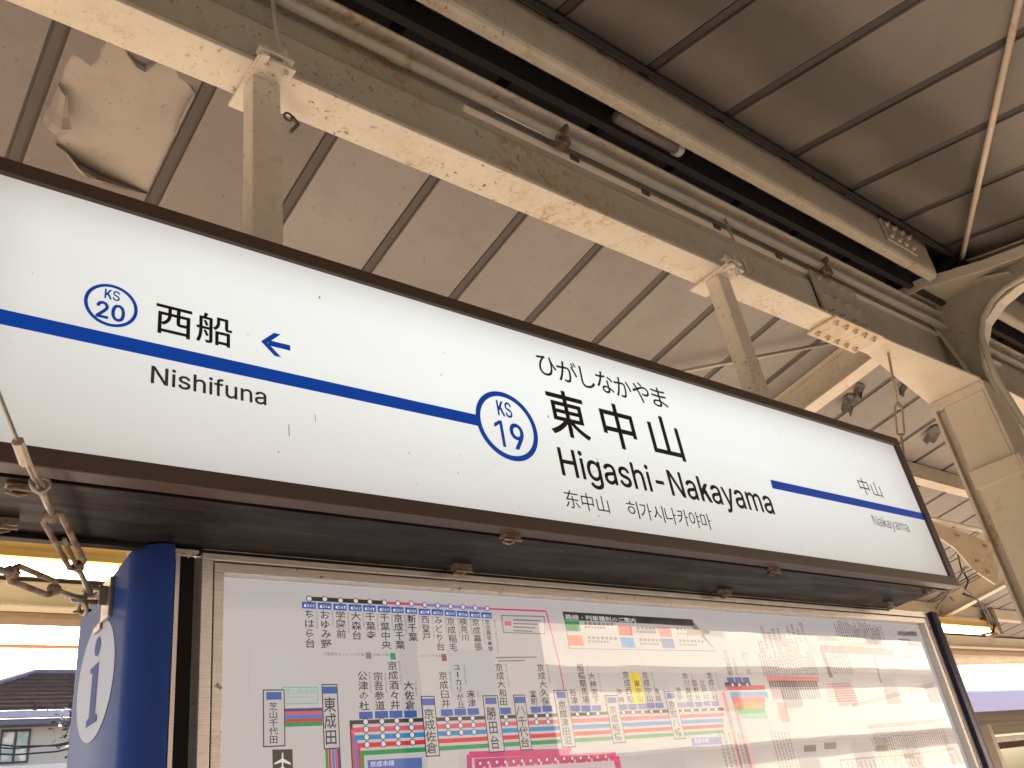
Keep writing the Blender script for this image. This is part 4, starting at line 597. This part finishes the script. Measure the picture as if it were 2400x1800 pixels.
# rod with turnbuckle at the right end of the sign
def turnbuckle(mb, a, b, w_, r):
    a, b = Vector(a), Vector(b); d = (b - a).normalized(); u = d.cross((a + b) / 2 - Vector((0, 0, EYE))).normalized() * w_
    mb.tube([a, a + u * .6 + d * .006, a + u + d * .016, b + u - d * .016, b + u * .6 - d * .006, b], r, 6); mb.tube([a, a - u * .6 + d * .006, a - u + d * .016, b - u - d * .016, b - u * .6 - d * .006, b], r, 6)
    mb.tube([a - d * .004, a + d * .014], r * 1.9, 8); mb.tube([b - d * .014, b + d * .004], r * 1.9, 8)
t = tag(empty('turnbuckle_rod', (3.12, 1.33, 2.68)), 'cream rod with turnbuckle rising from the right end of the sign', 'turnbuckle')
L_ = (-3.12, -1.33, -2.68)
P0, P1, P2, P3, P4 = (3.345, 1.33, 3.16), (3.255, 1.33, 2.945), (3.245, 1.33, 2.92), (3.16, 1.33, 2.775), (3.10, 1.33, 2.66)
MB().tube([(3.354, 1.33, 3.22), (3.242, 1.33, 2.93)], .0055, 8).build('rod', RUSTY, t, loc=L_, smooth=True)
mb = MB(); turnbuckle(mb, (3.250, 1.33, 2.95), (3.165, 1.33, 2.79), .013, .0045); mb.build('turnbuckle', RUSTY, t, loc=L_, smooth=True)
MB().tube([(3.170, 1.33, 2.80), (3.125, 1.33, 2.70), (3.10, 1.33, 2.60)], .005, 8).build('rod', RUSTY, t, loc=L_, smooth=True)

# ================================================================== ROUTE MAP BOARD
GLOWM = .225
MAPP, nt, p = base('backlit map film', (.50, .462, .455), .6)
p.inputs['Emission Color'].default_value = (.50, .462, .455, 1); p.inputs['Emission Strength'].default_value = GLOWM
YM = 1.44; XL, XR, ZT, ZBm = .542, 3.084, 2.1485, .75
bd_ = tag(empty('route_map_board', (1.81, 1.5, 0)), 'glazed railway route map board in a stainless steel frame below the sign', 'map board'); L_ = (-1.81, -1.5, 0)
def frame4(name, x0, x1, z0, z1, w_, ya, yb, mat, bv=.0012):
    for q in ((x0, x1, z1 - w_, z1), (x0, x1, z0, z0 + w_), (x0, x0 + w_, z0 + w_ + .0002, z1 - w_ - .0002), (x1 - w_, x1, z0 + w_ + .0002, z1 - w_ - .0002)):
        MB().box(q[0], q[1], ya, yb, q[2], q[3]).build(name, mat, bd_, bevel=bv, loc=L_)
frame4('outer_frame', XL, XR, ZBm, ZT, .0195, YM, YM + .10, STEEL)
frame4('door_frame', XL + .0225, XR - .0225, ZBm + .0225, ZT - .0225, .0175, YM + .002, YM + .026, STEEL)
MB().box(XL + .01, XR - .01, YM + .045, YM + .095, ZBm + .01, ZT - .01).build('back_panel', base('dark cavity', (.02, .018, .016), .8)[0], bd_, loc=L_)
MB().box(XL + .036, XR - .036, YM + .026, YM + .032, ZBm + .036, ZT - .036).build('map_paper', MAPP, bd_, loc=L_)
# the sheet is a backlit film, so paper and inks pass light
# the printed diagram: thin layers of ink, one slot per colour
PC = dict(blue=(40, 140, 200), brown=(130, 80, 70), dark=(62, 58, 52), gray=(138, 130, 130), green=(40, 150, 90), ink=(60, 56, 58), ink2=(95, 88, 95), label=(95, 115, 180), magenta=(215, 70, 125),
          mint=(120, 190, 165), navy=(60, 75, 120), orange=(232, 110, 70), paper=(203, 197, 196), pill=(62, 96, 170), pink=(222, 92, 112), pinklt=(230, 190, 195), red=(222, 48, 62), rose=(205, 135, 140),
          slate=(125, 115, 125), violet=(160, 130, 205), white=(235, 232, 232), yellow=(245, 215, 40))
def backlit(name, col):
    m, nt, p = base(name, col, .6)
    p.inputs['Emission Color'].default_value = (*col, 1); p.inputs['Emission Strength'].default_value = GLOWM; return m
pm = [backlit('ink ' + c_, tuple(v * .80 for v in srgb(*PC[c_]))) for c_ in PCOL]
ci = {c_: i for i, c_ in enumerate(PCOL)}
mb = MB(); Y0 = YM + .0255
for ln in PQ.split('|'):
    h_, b_ = ln.split(';'); c_, l_ = h_.split(',')
    P = [tuple(float(v) / 2000 for v in q.split(',')) for q in b_.split(' ')]
    P = [(x, max(z, ZBm + .05)) for x, z in P]
    mb.add([(x, Y0 - .00025 * int(l_), z) for x, z in P], [tuple(range(len(P)))], int(c_))
rt = random.Random(4)
for col_, bs, x0, z0, x1, z1, n_, h0, h1 in PK:
    for i in range(n_):
        f = (i + .5) / n_; x = (x0 + (x1 - x0) * f) / 1000; z = (z0 + (z1 - z0) * f) / 1000; h = rt.uniform(h0, h1) / 1000; ww = abs(x1 - x0) / n_ / 1000; k = 0
        while k < h:
            s_ = rt.uniform(.007, .011); zz = z + k if bs == 'b' else z - k - s_
            for (u0, u1, v0, v1) in rt.choice((((-.3, .3, .75, .95), (-.3, .3, .1, .3), (-.06, .1, .3, .75)), ((-.3, -.12, .05, .9), (.1, .3, .05, .9), (-.12, .1, .4, .6)), ((-.3, .3, .4, .6), (-.1, .1, 0, .4), (-.1, .1, .6, .95)))):
                mb.add([(x + u0 * ww, Y0 - .0005, zz + v0 * s_), (x + u1 * ww, Y0 - .0005, zz + v0 * s_), (x + u1 * ww, Y0 - .0005, zz + v1 * s_), (x + u0 * ww, Y0 - .0005, zz + v1 * s_)], [(0, 1, 2, 3)], ci[col_])
            k += s_
for x, z, r_ in PD:
    x /= 1000; z /= 1000; r_ /= 1000
    for rr, yy, cc in ((r_, .0010, 'ink'), (r_ * .74, .00125, 'white')):
        mb.add([(x + rr * math.cos(a * math.pi / 7), Y0 - yy, z + rr * math.sin(a * math.pi / 7)) for a in range(14)], [tuple(range(14))], ci[cc])
cache = {}
def glyph(ch):
    if ch not in cache: cache[ch] = text_mesh(ch, .012, 1)
    return cache[ch]
for t_ in PT:
    k, s_ = t_[0], t_[1]; cc = ci[t_[-1]]; yy = Y0 - .0017
    if k == 'v':
        x, za, zb_ = t_[2] / 1000, t_[3] / 1000, t_[4] / 1000; n_ = len(s_); h = (za - zb_) / n_; sz = min(h * .94, .0275)
        wd = min(.0235, sz * 1.25)
        for i, ch in enumerate(s_):
            vs, fs = glyph(ch)
            if not vs: continue
            a, b = min(v.x for v in vs), max(v.x for v in vs); c_, d_ = min(v.y for v in vs), max(v.y for v in vs)
            full = max(b - a, .01); fh = max(d_ - c_, .01); zc = za - h * (i + .5)
            if ch == 'ー': mb.add([(x + (v.y - (c_ + d_) / 2) * .03, yy, zc + (v.x - (a + b) / 2) / full * sz * .8) for v in vs], fs, cc); continue
            q = .95
            mb.add([(x + (v.x - (a + b) / 2) / .9 * wd * q, yy, zc + (v.y - (c_ + d_) / 2) / .9 * sz * q) for v in vs], fs, cc)
    elif k == 'h': text_fit(mb, s_, t_[2] / 1000, t_[3] / 1000, t_[4] / 1000, t_[5] / 1000, yy, .008, cc, 1)
    elif k == 'r':
        vs, fs = text_mesh(s_, .004, 1); b = max(v.x for v in vs); L__ = min(b * .0098, .088); hh = .0095
        mb.add([(t_[2] / 1000 + v.y * hh, yy, t_[3] / 1000 - v.x / b * L__) for v in vs], fs, cc)
    elif k == 'p':
        vs, fs = text_mesh(s_, .004, 1); b = max(v.x for v in vs)
        mb.add([(t_[2] / 1000 + (v.x / b - .5) * .022, yy - .0002, t_[3] / 1000 + (v.y - .36) * .0105) for v in vs], fs, cc)
mb.build('route_diagram', pm, bd_, loc=L_)
# glass: clear with a mirror coat that follows the real fresnel curve of both faces
m = bpy.data.materials.new('window glass'); m.use_nodes = True; nt = m.node_tree; nt.nodes.remove(nt.nodes['Principled BSDF'])
fr = nt.nodes.new('ShaderNodeFresnel'); fr.inputs[0].default_value = 1.5
tr = nt.nodes.new('ShaderNodeBsdfTransparent'); tr.inputs[0].default_value = (.97, .98, .975, 1); gl = nt.nodes.new('ShaderNodeBsdfGlossy'); gl.inputs['Roughness'].default_value = .012
bp = nt.nodes.new('ShaderNodeBump'); bp.inputs['Strength'].default_value = .06; bp.inputs['Distance'].default_value = .01
nt.links.new(noise(nt, 2.5, 2, .5, coords(nt)), bp.inputs['Height']); nt.links.new(bp.outputs[0], gl.inputs['Normal'])
mx = nt.nodes.new('ShaderNodeMixShader'); nt.links.new(math_(nt, 'MULTIPLY', fr.outputs[0], 1.8), mx.inputs[0]); nt.links.new(tr.outputs[0], mx.inputs[1]); nt.links.new(gl.outputs[0], mx.inputs[2])
nt.links.new(mx.outputs[0], nt.nodes['Material Output'].inputs[0]); GLASS = m
mb = MB(); mb.add([(XL + .037, YM + .019, ZBm + .037), (XR - .037, YM + .019, ZBm + .037), (XR - .037, YM + .019, ZT - .037), (XL + .037, YM + .019, ZT - .037)], [(0, 1, 2, 3)]); mb.build('glass_pane', GLASS, bd_, loc=L_)

# side posts: rounded blue enamel
def side_post(x_in, sgn, label):
    # plan outline: flat front, quarter round outer corner, long side running back
    t = tag(empty('sign_post', (x_in, 1.55, 0)), label, 'post'); r_ = .05
    xs_ = x_in; xo = x_in + sgn * (.0605 if sgn < 0 else .083)
    pl_ = [(xs_, 1.425)]
    for i in range(9):
        a = math.pi / 2 * i / 8; pl_.append((xo - sgn * (r_ - r_ * math.sin(a)) , 1.475 - r_ * math.cos(a) + .0))
    pl_ += [(xo, 1.745), (xs_, 1.745)]
    zt_ = lambda y: EYE + .547 - max(0, y - 1.43) * .13
    n_ = len(pl_); mb = MB()
    vs = [(x, y, 0) for x, y in pl_] + [(x, y, zt_(y)) for x, y in pl_]
    mb.add(vs, [tuple(range(n_)), tuple(range(n_, 2 * n_))] + [(i, (i + 1) % n_, n_ + (i + 1) % n_, n_ + i) for i in range(n_)])
    o = mb.build('post_shell', BLUEP if sgn < 0 else DBLUE, t, loc=(-x_in, -1.55, 0))
    for p_ in o.data.polygons: p_.use_smooth = len(p_.vertices) == 4
    bv = o.modifiers.new('b', 'BEVEL'); bv.width = .002; bv.segments = 2; bv.limit_method = 'ANGLE'; bv.angle_limit = R(50)
    return t, xo
t, xo = side_post(.4905, -1, 'blue enamel post with a white information symbol, left of the map')
L_p = (-.4905, -1.55, 0)
mb = MB(); cy__, cz__ = 1.612, EYE + .366
mb.add([(xo - .0007, cy__ + .102 * math.cos(a * math.pi / 32), cz__ + .099 * math.sin(a * math.pi / 32)) for a in range(64)], [tuple(range(64))]); mb.build('symbol_disc', SYMW, t, loc=L_p)
mb = MB(); xi = xo - .0014
mb.add([(xi, cy__ - .002 + .0165 * math.cos(a * math.pi / 12), cz__ + .055 + .0165 * math.sin(a * math.pi / 12)) for a in range(24)], [tuple(range(24))])
st = [(.030, .024), (.030, .016), (.016, .014), (.016, -.058), (.030, -.062), (.030, -.072), (-.030, -.072), (-.030, -.062), (-.016, -.058), (-.016, .026)]
mb.add([(xi, cy__ + a, cz__ + b) for a, b in st], [(9, 0, 1, 2), (9, 2, 3, 8), (3, 4, 5, 6), (3, 6, 7, 8)]); mb.build('symbol_letter', BLUEP, t, loc=L_p)
MB().box(.497, .504, YM, YM + .01, .2, ZT - .012).build('edge_angle', STEEL, t, loc=L_p)
MB().box(.4915, .541, YM + .035, YM + .05, .2, ZT - .004).build('filler_strip', BLACK, t, loc=L_p)
mb = MB(); mb.box(.494, .534, YM - .004, YM + .01, ZT - .0115, ZT - .006); mb.add([(.510, YM - .004, ZT - .012), (.524, YM - .004, ZT - .012), (.516, YM - .004, ZT - .022)], [(0, 1, 2)]); mb.build('edge_clip', STEEL, t, loc=L_p)
t2, _ = side_post(3.0855, 1, 'dark blue post edge along the right side of the map')

# eye plate and guy wires at the left post
t = tag(empty('anchor_plate', (.42, 1.6, 2.08)), 'small steel eye plate bolted to the blue post holding two shackles', 'bracket'); Lq = (-.42, -1.6, -2.08)
mb = MB(); mb.box(.4235, .4298, 1.545, 1.590, 2.055, 2.125); mb.box(.411, .4233, 1.560, 1.564, 2.078, 2.112); mb.box(.4240, .4296, 1.591, 1.63, 2.046, 2.056); mb.build('eye_plate', WIRE, t, bevel=.001, loc=Lq)
mb = MB(); mb.ring((.405, 1.585, 2.108), (0, .3, 1), .013, .0042, 14, 6); mb.tube([(.395, 1.58, 2.096), (.38, 1.585, 2.098), (.372, 1.60, 2.10), (.395, 1.61, 2.098)], .004, 6)
mb.tube([(.415, 1.585, 2.090), (.372, 1.578, 2.088)], .004, 6); mb.tube([(.41, 1.6, 2.08), (.38, 1.59, 2.072)], .003, 6); mb.ring((.392, 1.583, 2.078), (1, .3, .4), .011, .0036, 12, 6); mb.build('shackle', WIRE, t, loc=Lq, smooth=True)
def at(px, py, y):
    d = Matrix(CR) @ Vector(((px - 1200) / 2043.1, (900 - py) / 2043.1, -1)); d = d / d.y
    return Vector((d.x * y, y, EYE + d.z * y))
t = tag(empty('guy_wire', tuple(at(155, 1270, 1.40))), 'steep guy wire with ring and turnbuckle, crossing in front of the sign', 'guy wire'); Lg = tuple(-v for v in at(155, 1270, 1.40))
A_ = at(0, 930, .93); A0 = A_ + (A_ - at(50, 1050, 1.10)) * 1.2
MB().tube([A0, A_, at(44, 1040, 1.08)], .0026, 6).build('wire', WIRE, t, loc=Lg, smooth=True)
mb = MB(); mb.tube([at(42, 1034, 1.07), at(60, 1085, 1.11)], .0072, 7); mb.tube([at(40, 1046, 1.08), at(56, 1043, 1.08)], .006, 6); mb.tube([at(48, 1076, 1.10), at(66, 1070, 1.10)], .006, 6); mb.build('wire_clip', base('zinc', (.42, .37, .31), .5, .5)[0], t, loc=Lg)
mb = MB(); mb.tube([at(58, 1080, 1.11), at(76, 1118, 1.14), at(90, 1140, 1.16)], .0022, 6); mb.tube([at(68, 1078, 1.11), at(86, 1118, 1.14), at(98, 1136, 1.16)], .0022, 6); mb.build('wire_loop', WIRE, t, loc=Lg)
mb = MB(); c_ = at(90, 1138, 1.16); mb.ring(c_, (.45, -.75, .3), .0125, .0024, 24, 7); mb.ring(c_ + Vector((.002, -.003, 0)), (-.25, -.85, .1), .0105, .0022, 24, 7); mb.build('ring', WIRE, t, loc=Lg, smooth=True)
mb = MB(); mb.tube([at(96, 1150, 1.17), at(124, 1208, 1.25)], .0045, 8); mb.build('rod', WIRE, t, loc=Lg, smooth=True)
mb = MB(); turnbuckle(mb, at(118, 1206, 1.25), at(184, 1330, 1.48), .0115, .0046); mb.tube([at(150, 1262, 1.34), at(184, 1338, 1.50)], .0034, 7); mb.build('turnbuckle', WRUST, t, loc=Lg, smooth=True)
mb = MB(); mb.tube([at(180, 1325, 1.48), at(206, 1378, 1.56), at(212, 1388, 1.58)], .0045, 7); mb.build('hook', WIRE, t, loc=Lg, smooth=True)
t = tag(empty('guy_wire', tuple(at(100, 1370, 1.40))), 'shallow guy wire with turnbuckle leaving the left edge below the lamp', 'guy wire'); Lg = tuple(-v for v in at(100, 1370, 1.40))
B0 = at(0, 1336, 1.28); mb = MB(); mb.tube([B0 + (B0 - at(30, 1345, 1.33)) * 6, B0, at(32, 1343, 1.32)], .005, 8); mb.build('rod', WIRE, t, loc=Lg, smooth=True)
mb = MB(); turnbuckle(mb, at(24, 1340, 1.31), at(130, 1382, 1.46), .0110, .0045); mb.build('turnbuckle', WRUST, t, loc=Lg, smooth=True)
mb = MB(); mb.tube([at(125, 1380, 1.46), at(185, 1402, 1.55), at(200, 1400, 1.57)], .0042, 8); mb.build('hook', WIRE, t, loc=Lg, smooth=True)

# cables at the right end of the sign
c1_ = MB().tube([(2.86, 1.36, 2.17), (2.83, 1.47, 2.155), (2.86, 1.62, 2.16)], .014, 8).build('cable', RUBBER); tag(c1_, 'thick black cable sleeve under the right end of the sign', 'cable')
c2_ = MB().tube([at(2262, 1330, 1.9), at(2235, 1375, 1.75), at(2195, 1425, 1.55)], .006, 8).build('cable', WIRE); tag(c2_, 'thin steel wire with ring running off right of the sign corner', 'wire')
c3_ = MB().tube([at(2400, 1280, 2.6), at(2300, 1335, 2.4), at(2235, 1372, 2.1), at(2200, 1395, 1.9)], .004, 6).build('cable', RUBBER); tag(c3_, 'thin black wire coming in from the right edge to the sign corner', 'wire')
c3_ = MB().tube([at(2400, 1268, 2.7), at(2300, 1325, 2.5), at(2255, 1345, 2.2)], .003, 6).build('cable', RUBBER); tag(c3_, 'thinner upper twin of the black wires coming in from the right edge', 'wire')
mb = MB(); mb.tube([at(2258, 1392, 3.2), at(2290, 1405, 3.3), at(2315, 1432, 3.4), at(2330, 1462, 3.5), at(2328, 1482, 3.5), at(2300, 1488, 3.6)], .010, 8); mb.tube([at(2290, 1412, 3.3), at(2312, 1440, 3.4), at(2322, 1470, 3.5)], .006, 8)
tag(mb.build('cable', RUBBER, smooth=True), 'black cable loop curving down to the end of the right lamp', 'cable')
for q_, lb in (([(2245, 1300, 2.3), (2252, 1330, 2.2), (2270, 1362, 2.2), (2262, 1380, 2.1)], 'short slack wire hanging from the hook by the sign corner'), ([(2205, 1376, 1.8), (2225, 1368, 1.9), (2250, 1372, 2.0), (2275, 1392, 2.3)], 'dark wire end curling right from the sign corner')):
    tag(MB().tube([at(*v_) for v_ in q_], .005, 6).build('cable', RUBBER, smooth=True), lb, 'wire')
tag(MB().ring(at(2231, 1404, 1.62), (.3, -.8, .3), .010, .0026, 18, 6).build('wire_ring', WRUST, smooth=True), 'little rusty ring on the wire below the sign right corner', 'ring')
tag(MB().tube([at(2378, 1175, 2.9), at(2330, 1218, 2.8), at(2252, 1285, 2.6), at(2225, 1310, 2.5)], .0035, 6).build('cable', WIRE), 'thin wire slanting across the lower part of the column', 'wire')

# ================================================================== LAMPS UNDER THE FAR SLOPE
def lamp(xa, xb, label):
    t = tag(empty('fluorescent_lamp', ((xa + xb) / 2, 3.95, EYE + 1.4)), label, 'lamp', 'fluorescent lamps under the eave'); L = (-(xa + xb) / 2, -3.95, -EYE - 1.4)
    MB().box(xa, xb, 3.965, 4.04, EYE + 1.43, EYE + 1.475).build('housing', REFL, t, loc=L, bevel=.002)
    mb = MB(); mb.along_x([(3.94, EYE + 1.425), (4.07, EYE + 1.425), (4.09, EYE + 1.39), (4.085, EYE + 1.388), (4.065, EYE + 1.419), (3.945, EYE + 1.419), (3.925, EYE + 1.388), (3.92, EYE + 1.39)], xa, xb); mb.build('reflector', REFL, t, loc=L)
    mb = MB(); mb.tube([(xa + .03, 3.99, EYE + 1.365), (xb - .03, 3.99, EYE + 1.365)], .034, 12); mb.build('tube', TUBE, t, loc=L, smooth=True)
    for x in (xa + .005, xb - .04): MB().box(x, x + .035, 3.96, 4.02, EYE + 1.33, EYE + 1.43).build('lamp_holder', CREAM2, t, loc=L, bevel=.003)
lamp(-1.4, 1.15, 'glowing yellow lamp behind the left guy wires'); lamp(7.2, 9.75, 'short glowing yellow lamp right of the map')
mb = MB(); mb.box(9.78, 9.86, 3.9, 4.05, EYE + 1.32, EYE + 1.6); mb.box(9.74, 9.80, 3.92, 4.02, EYE + 1.40, EYE + 1.52)
tag(mb.build('junction_box', WRUST, bevel=.005), 'rusty red brown junction box at the end of the right lamp', 'junction box')
# gutter pipe on the right
tag(MB().tube([(9.3, 5.05, EYE + 1.36), (10.6, 5.0, EYE + 1.37), (11.8, 5.0, EYE + 1.395), (12.6, 5.0, EYE + 1.41), (15, 5.0, EYE + 1.42)], .10, 16).build('drain_pipe', CREAM2, smooth=True), 'fat beige drain pipe under the far eave at the right edge', 'pipe')
tag(MB().tube([(-6, 6.0, EYE + 1.55), (3, 6.0, EYE + 1.565)], .013, 8).build('overhead_cable', base('orange cable', (.75, .30, .08), .5)[0], smooth=True), 'orange overhead cable against the white sky, left', 'cable')

# ================================================================== BEYOND THE TRACKS
m, nt, p = base('brown roof slate', (.10, .07, .06), .95, 0., .0)
c = mix(nt, ramp(nt, noise(nt, 3, 5, .6, coords(nt, 'Object', (1, 4, 4))), [(.3, 0.), (.7, 1.)]), (.14, .095, .078), (.075, .05, .042)); nt.links.new(c, p.inputs['Base Color']); SLATE = m
WALLG = base('pale render', (.50, .50, .47), .8)[0]; NAVY = base('blue grey trim', (.14, .15, .24), .5)[0]; DARKF = base('dark window frame', (.03, .035, .05), .4)[0]
m, nt, p = base('curtained window', (.55, .60, .60), .15)
c = mix(nt, ramp(nt, noise(nt, 3.5, 3, .5, coords(nt)), [(.4, 0.), (.6, 1.)]), (.35, .48, .46), (.80, .78, .68)); nt.links.new(c, p.inputs['Base Color']); PANE = m
h = tag(empty('tiled_house', (12, 30, -1.1)), 'house with brown slate roof and dark framed window beyond the tracks, left', 'house'); LH = (-12, -30, 1.1)
MB().box(3.4, 24, 30, 38, -1.1, EYE + 5.62).build('wall', WALLG, h, loc=LH)
n_ = 10; pr = lambda f, x: None
for i in range(n_):
    f0, f1 = i / n_, (i + 1) / n_ + .02
    ya, yb = 29.4 + 3.6 * f0, 29.4 + 3.6 * f1; za, zb_ = EYE + 5.74 + 1.95 * f0, EYE + 5.74 + 1.95 * f1; xa, xb = 2.9 + 3.97 * f0, 2.9 + 3.97 * f1
    mb = MB(); mb.add([(xa, ya, za), (24.6, ya, za), (24.6, yb, zb_ - .03), (xb, yb, zb_ - .03), (xa, ya, za + .07), (24.6, ya, za + .07), (24.6, yb, zb_ + .02), (xb, yb, zb_ + .02)],
                      [(0, 3, 2, 1), (4, 5, 6, 7), (0, 1, 5, 4), (1, 2, 6, 5), (2, 3, 7, 6), (3, 0, 4, 7)]); mb.build('roof_course', SLATE, h, loc=LH)
mb = MB(); mb.tube([(2.9, 29.4, EYE + 5.80), (6.87, 33, EYE + 7.74)], .10, 6); mb.tube([(6.87, 33, EYE + 7.74), (24, 33, EYE + 7.74)], .10, 6); mb.build('ridge_cap', NAVY, h, loc=LH)
mb = MB(); mb.add([(2.9, 29.4, EYE + 5.7), (6.87, 33, EYE + 7.66), (2.9, 37, EYE + 5.7), (24.6, 29.4, EYE + 5.7), (24.6, 33, EYE + 7.66)], [(0, 1, 2), (0, 3, 4, 1)]); mb.build('hip_slope', SLATE, h, loc=LH)
MB().box(2.9, 24.6, 29.30, 29.45, EYE + 5.60, EYE + 5.80).build('gutter', base('lilac gutter', (.42, .42, .55), .5)[0], h, loc=LH, bevel=.02)
MB().box(3.0, 24.5, 29.46, 29.95, EYE + 5.45, EYE + 5.60).build('soffit', NAVY, h, loc=LH)
for x in [4.0 + i * 1.15 for i in range(8)]:
    MB().box(x, x + .10, 29.75, 29.85, EYE + 5.98, EYE + 6.12).build('snow_guard', DARKF, h, loc=LH)
x0, x1, z0, z1 = 5.55, 6.33, EYE + 4.47, EYE + 5.40
wf = MB(); 
for q in ((x0, x1, z1 - .07, z1), (x0, x1, z0, z0 + .05), (x0, x0 + .05, z0 + .051, z1 - .071), (x1 - .05, x1, z0 + .051, z1 - .071), ((x0 + x1) / 2 - .03, (x0 + x1) / 2 + .03, z0 + .051, z1 - .071)): wf.box(q[0], q[1], 29.93, 30.02, q[2], q[3])
wf = wf.build('window', DARKF, h, loc=LH)
for a, b in ((x0 + .05, (x0 + x1) / 2 - .03), ((x0 + x1) / 2 + .03, x1 - .05)): MB().box(a, b, 29.975, 29.985, z0 + .05, z1 - .07).build('pane', PANE, wf)
MB().box(3.4, 24, 29.90, 29.99, EYE + 4.20, EYE + 4.40).build('sill_band', base('white band', (.75, .75, .75), .6)[0], h, loc=LH)
# tree in front of the house
LEAF = base('dark glossy leaf', (.035, .05, .03), .25)[0]
tr_ = tag(empty('garden_tree', (6.75, 26, -1.1)), 'dark glossy leaved tree in front of the brown roof', 'tree'); LT = (-6.75, -26, 1.1)
MB().tube([(6.9, 26, -1.1), (6.75, 26, 2), (6.85, 26, 5.2), (6.6, 26, 6.4)], [.14, .11, .07, .02], 8).build('trunk', base('bark', (.10, .07, .05), .9)[0], tr_, loc=LT)
mb = MB(); rt = random.Random(11)
for i in range(260):
    a = rt.random(); cx__ = 6.1 + a * 1.6 + rt.gauss(0, .16); cz__ = EYE + 4.75 + a * .95 + rt.gauss(0, .28); cy2 = 26 + rt.gauss(0, .4)
    if rt.random() < .25: cz__ -= rt.random() * 3
    u = Vector((rt.gauss(0, 1), rt.gauss(0, 1), rt.gauss(0, .5))).normalized() * .10; v_ = Vector((rt.gauss(0, 1), rt.gauss(0, 1), rt.gauss(0, 1))).normalized() * .05; c_ = Vector((cx__, cy2, cz__))
    mb.add([c_ - u, c_ + v_, c_ + u, c_ - v_], [(0, 1, 2, 3)])
tag(mb.build('crown', LEAF, tr_, loc=LT), kind='stuff')
for i, (za, zb_, rr, lb) in enumerate(((.1605, .1640, .018, 'lowest straight power cable in front of the pale house wall'), (.1700, .1675, .018, 'sagging middle power cable in front of the pale house wall'), (.1655, .171, .016, 'upper power cable crossing the others by the blue post'))):
    pts = [(x_, 22, EYE + 22 * (za + (zb_ - za) * f) - .12 * math.sin(math.pi * f)) for x_, f in ((3.6, 0), (4.4, .33), (5.2, .66), (5.9, 1))]
    tag(MB().tube(pts, rr, 6).build('power_cable', RUBBER), lb, 'cable', 'power cables before the house')

# opposite platform canopy at the right
LAV = base('lavender metal fascia', (.42, .42, .66), .6)[0]
oc = tag(empty('opposite_canopy', (38, 16, -1.1)), 'opposite canopy with lavender fascia and brown underside, right edge', 'canopy'); LO = (-38, -16, 1.1)
MB().box(22, 90, 13.9, 14.0, EYE + 2.07, EYE + 2.66).build('fascia', LAV, oc, loc=LO, bevel=.01)
MB().box(27, 60, 14.2, 15, EYE + 2.67, EYE + 2.78).build('roof_vent', base('pale blue trim', (.5, .55, .75), .5)[0], oc, loc=LO)
for i in range(12):
    MB().box(22, 90, 14.02 + i * .62, 14.6 + i * .62, EYE + 2.05 + .004 * (i % 2), EYE + 2.12).build('underside_board', base('brown boarding %d' % i, (.16 + .03 * (i % 3), .12 + .02 * (i % 3), .085), .8)[0], oc, loc=LO)
MB().box(22, 90, 21.2, 21.5, EYE + 1.72, EYE + 1.95).build('white_beam', base('white painted beam', (.80, .80, .74), .6)[0], oc, loc=LO, bevel=.01)
MB().box(22, 90, 21.52, 21.7, EYE + 1.42, EYE + 1.72).build('brown_beam', SLATE, oc, loc=LO)
for x in (30, 38, 46, 54, 62, 70): MB().box(x, x + .3, 17, 17.3, -1.1, EYE + 2.1).build('column', CREAM2, oc, loc=LO)

# ================================================================== BEHIND THE CAMERA (seen only in the map glass)
WHITEB = base('sunlit white render', (.84, .76, .64), .8)[0]; DIM = base('dark brown cladding', (.10, .085, .075), .9)[0]; WGL = base('window', (.06, .07, .08), .1)[0]; CURT = base('curtained window', (.50, .44, .38), .4)[0]
b_ = tag(empty('apartment_block', (40, -24, -1.1)), 'sunlit white apartment block with balconies, mirrored in the map glass', 'building'); LB = (-40, 24, 1.1)
MB().box(20.6, 62, -34, -21.2, -1.1, 13.4).build('wall', WHITEB, b_, loc=LB)
for f in range(5):
    z = -1.1 + 2.9 * f
    MB().box(20.6, 62, -21.2, -20.05, z + 2.55, z + 2.75).build('balcony_slab', WHITEB, b_, loc=LB)
    MB().box(20.6, 62, -20.2, -20.06, z + 2.752, z + 3.75).build('balcony_parapet', WHITEB, b_, loc=LB)
    for i in range(9): MB().box(22 + i * 4.4, 23.5 + i * 4.4, -21.25, -21.17, z + .35, z + 2.3).build('window', CURT, b_, loc=LB)
b2 = tag(empty('brown_building', (4, -23, -1.1)), 'dark brown building mirrored in the left half of the map glass', 'building')
MB().box(-26, 14.6, -21.5, -20, 0, 14).build('wall', DIM, b2, loc=(-4, 23, 0))
for f in range(4):
    for i in range(9): MB().box(-22 + i * 4, -20.3 + i * 4, -20.05, -19.97, 1.2 + 3.1 * f, 2.6 + 3.1 * f).build('window', WGL, b2, loc=(-4, 23, 0))
b3 = tag(empty('narrow_building', (17, -23, -1.1)), 'narrow brown building between the two blocks mirrored in the map glass', 'building')
MB().box(15.35, 20.58, -21.0, -20.0, 0, 13).build('wall', base('grey brown cladding', (.20, .17, .15), .9)[0], b3, loc=(-17, 23, 0))
for f in range(4): MB().box(16.5, 18.3, -20.05, -19.97, 1.2 + 3.1 * f, 2.6 + 3.1 * f).build('window', WGL, b3, loc=(-17, 23, 0))
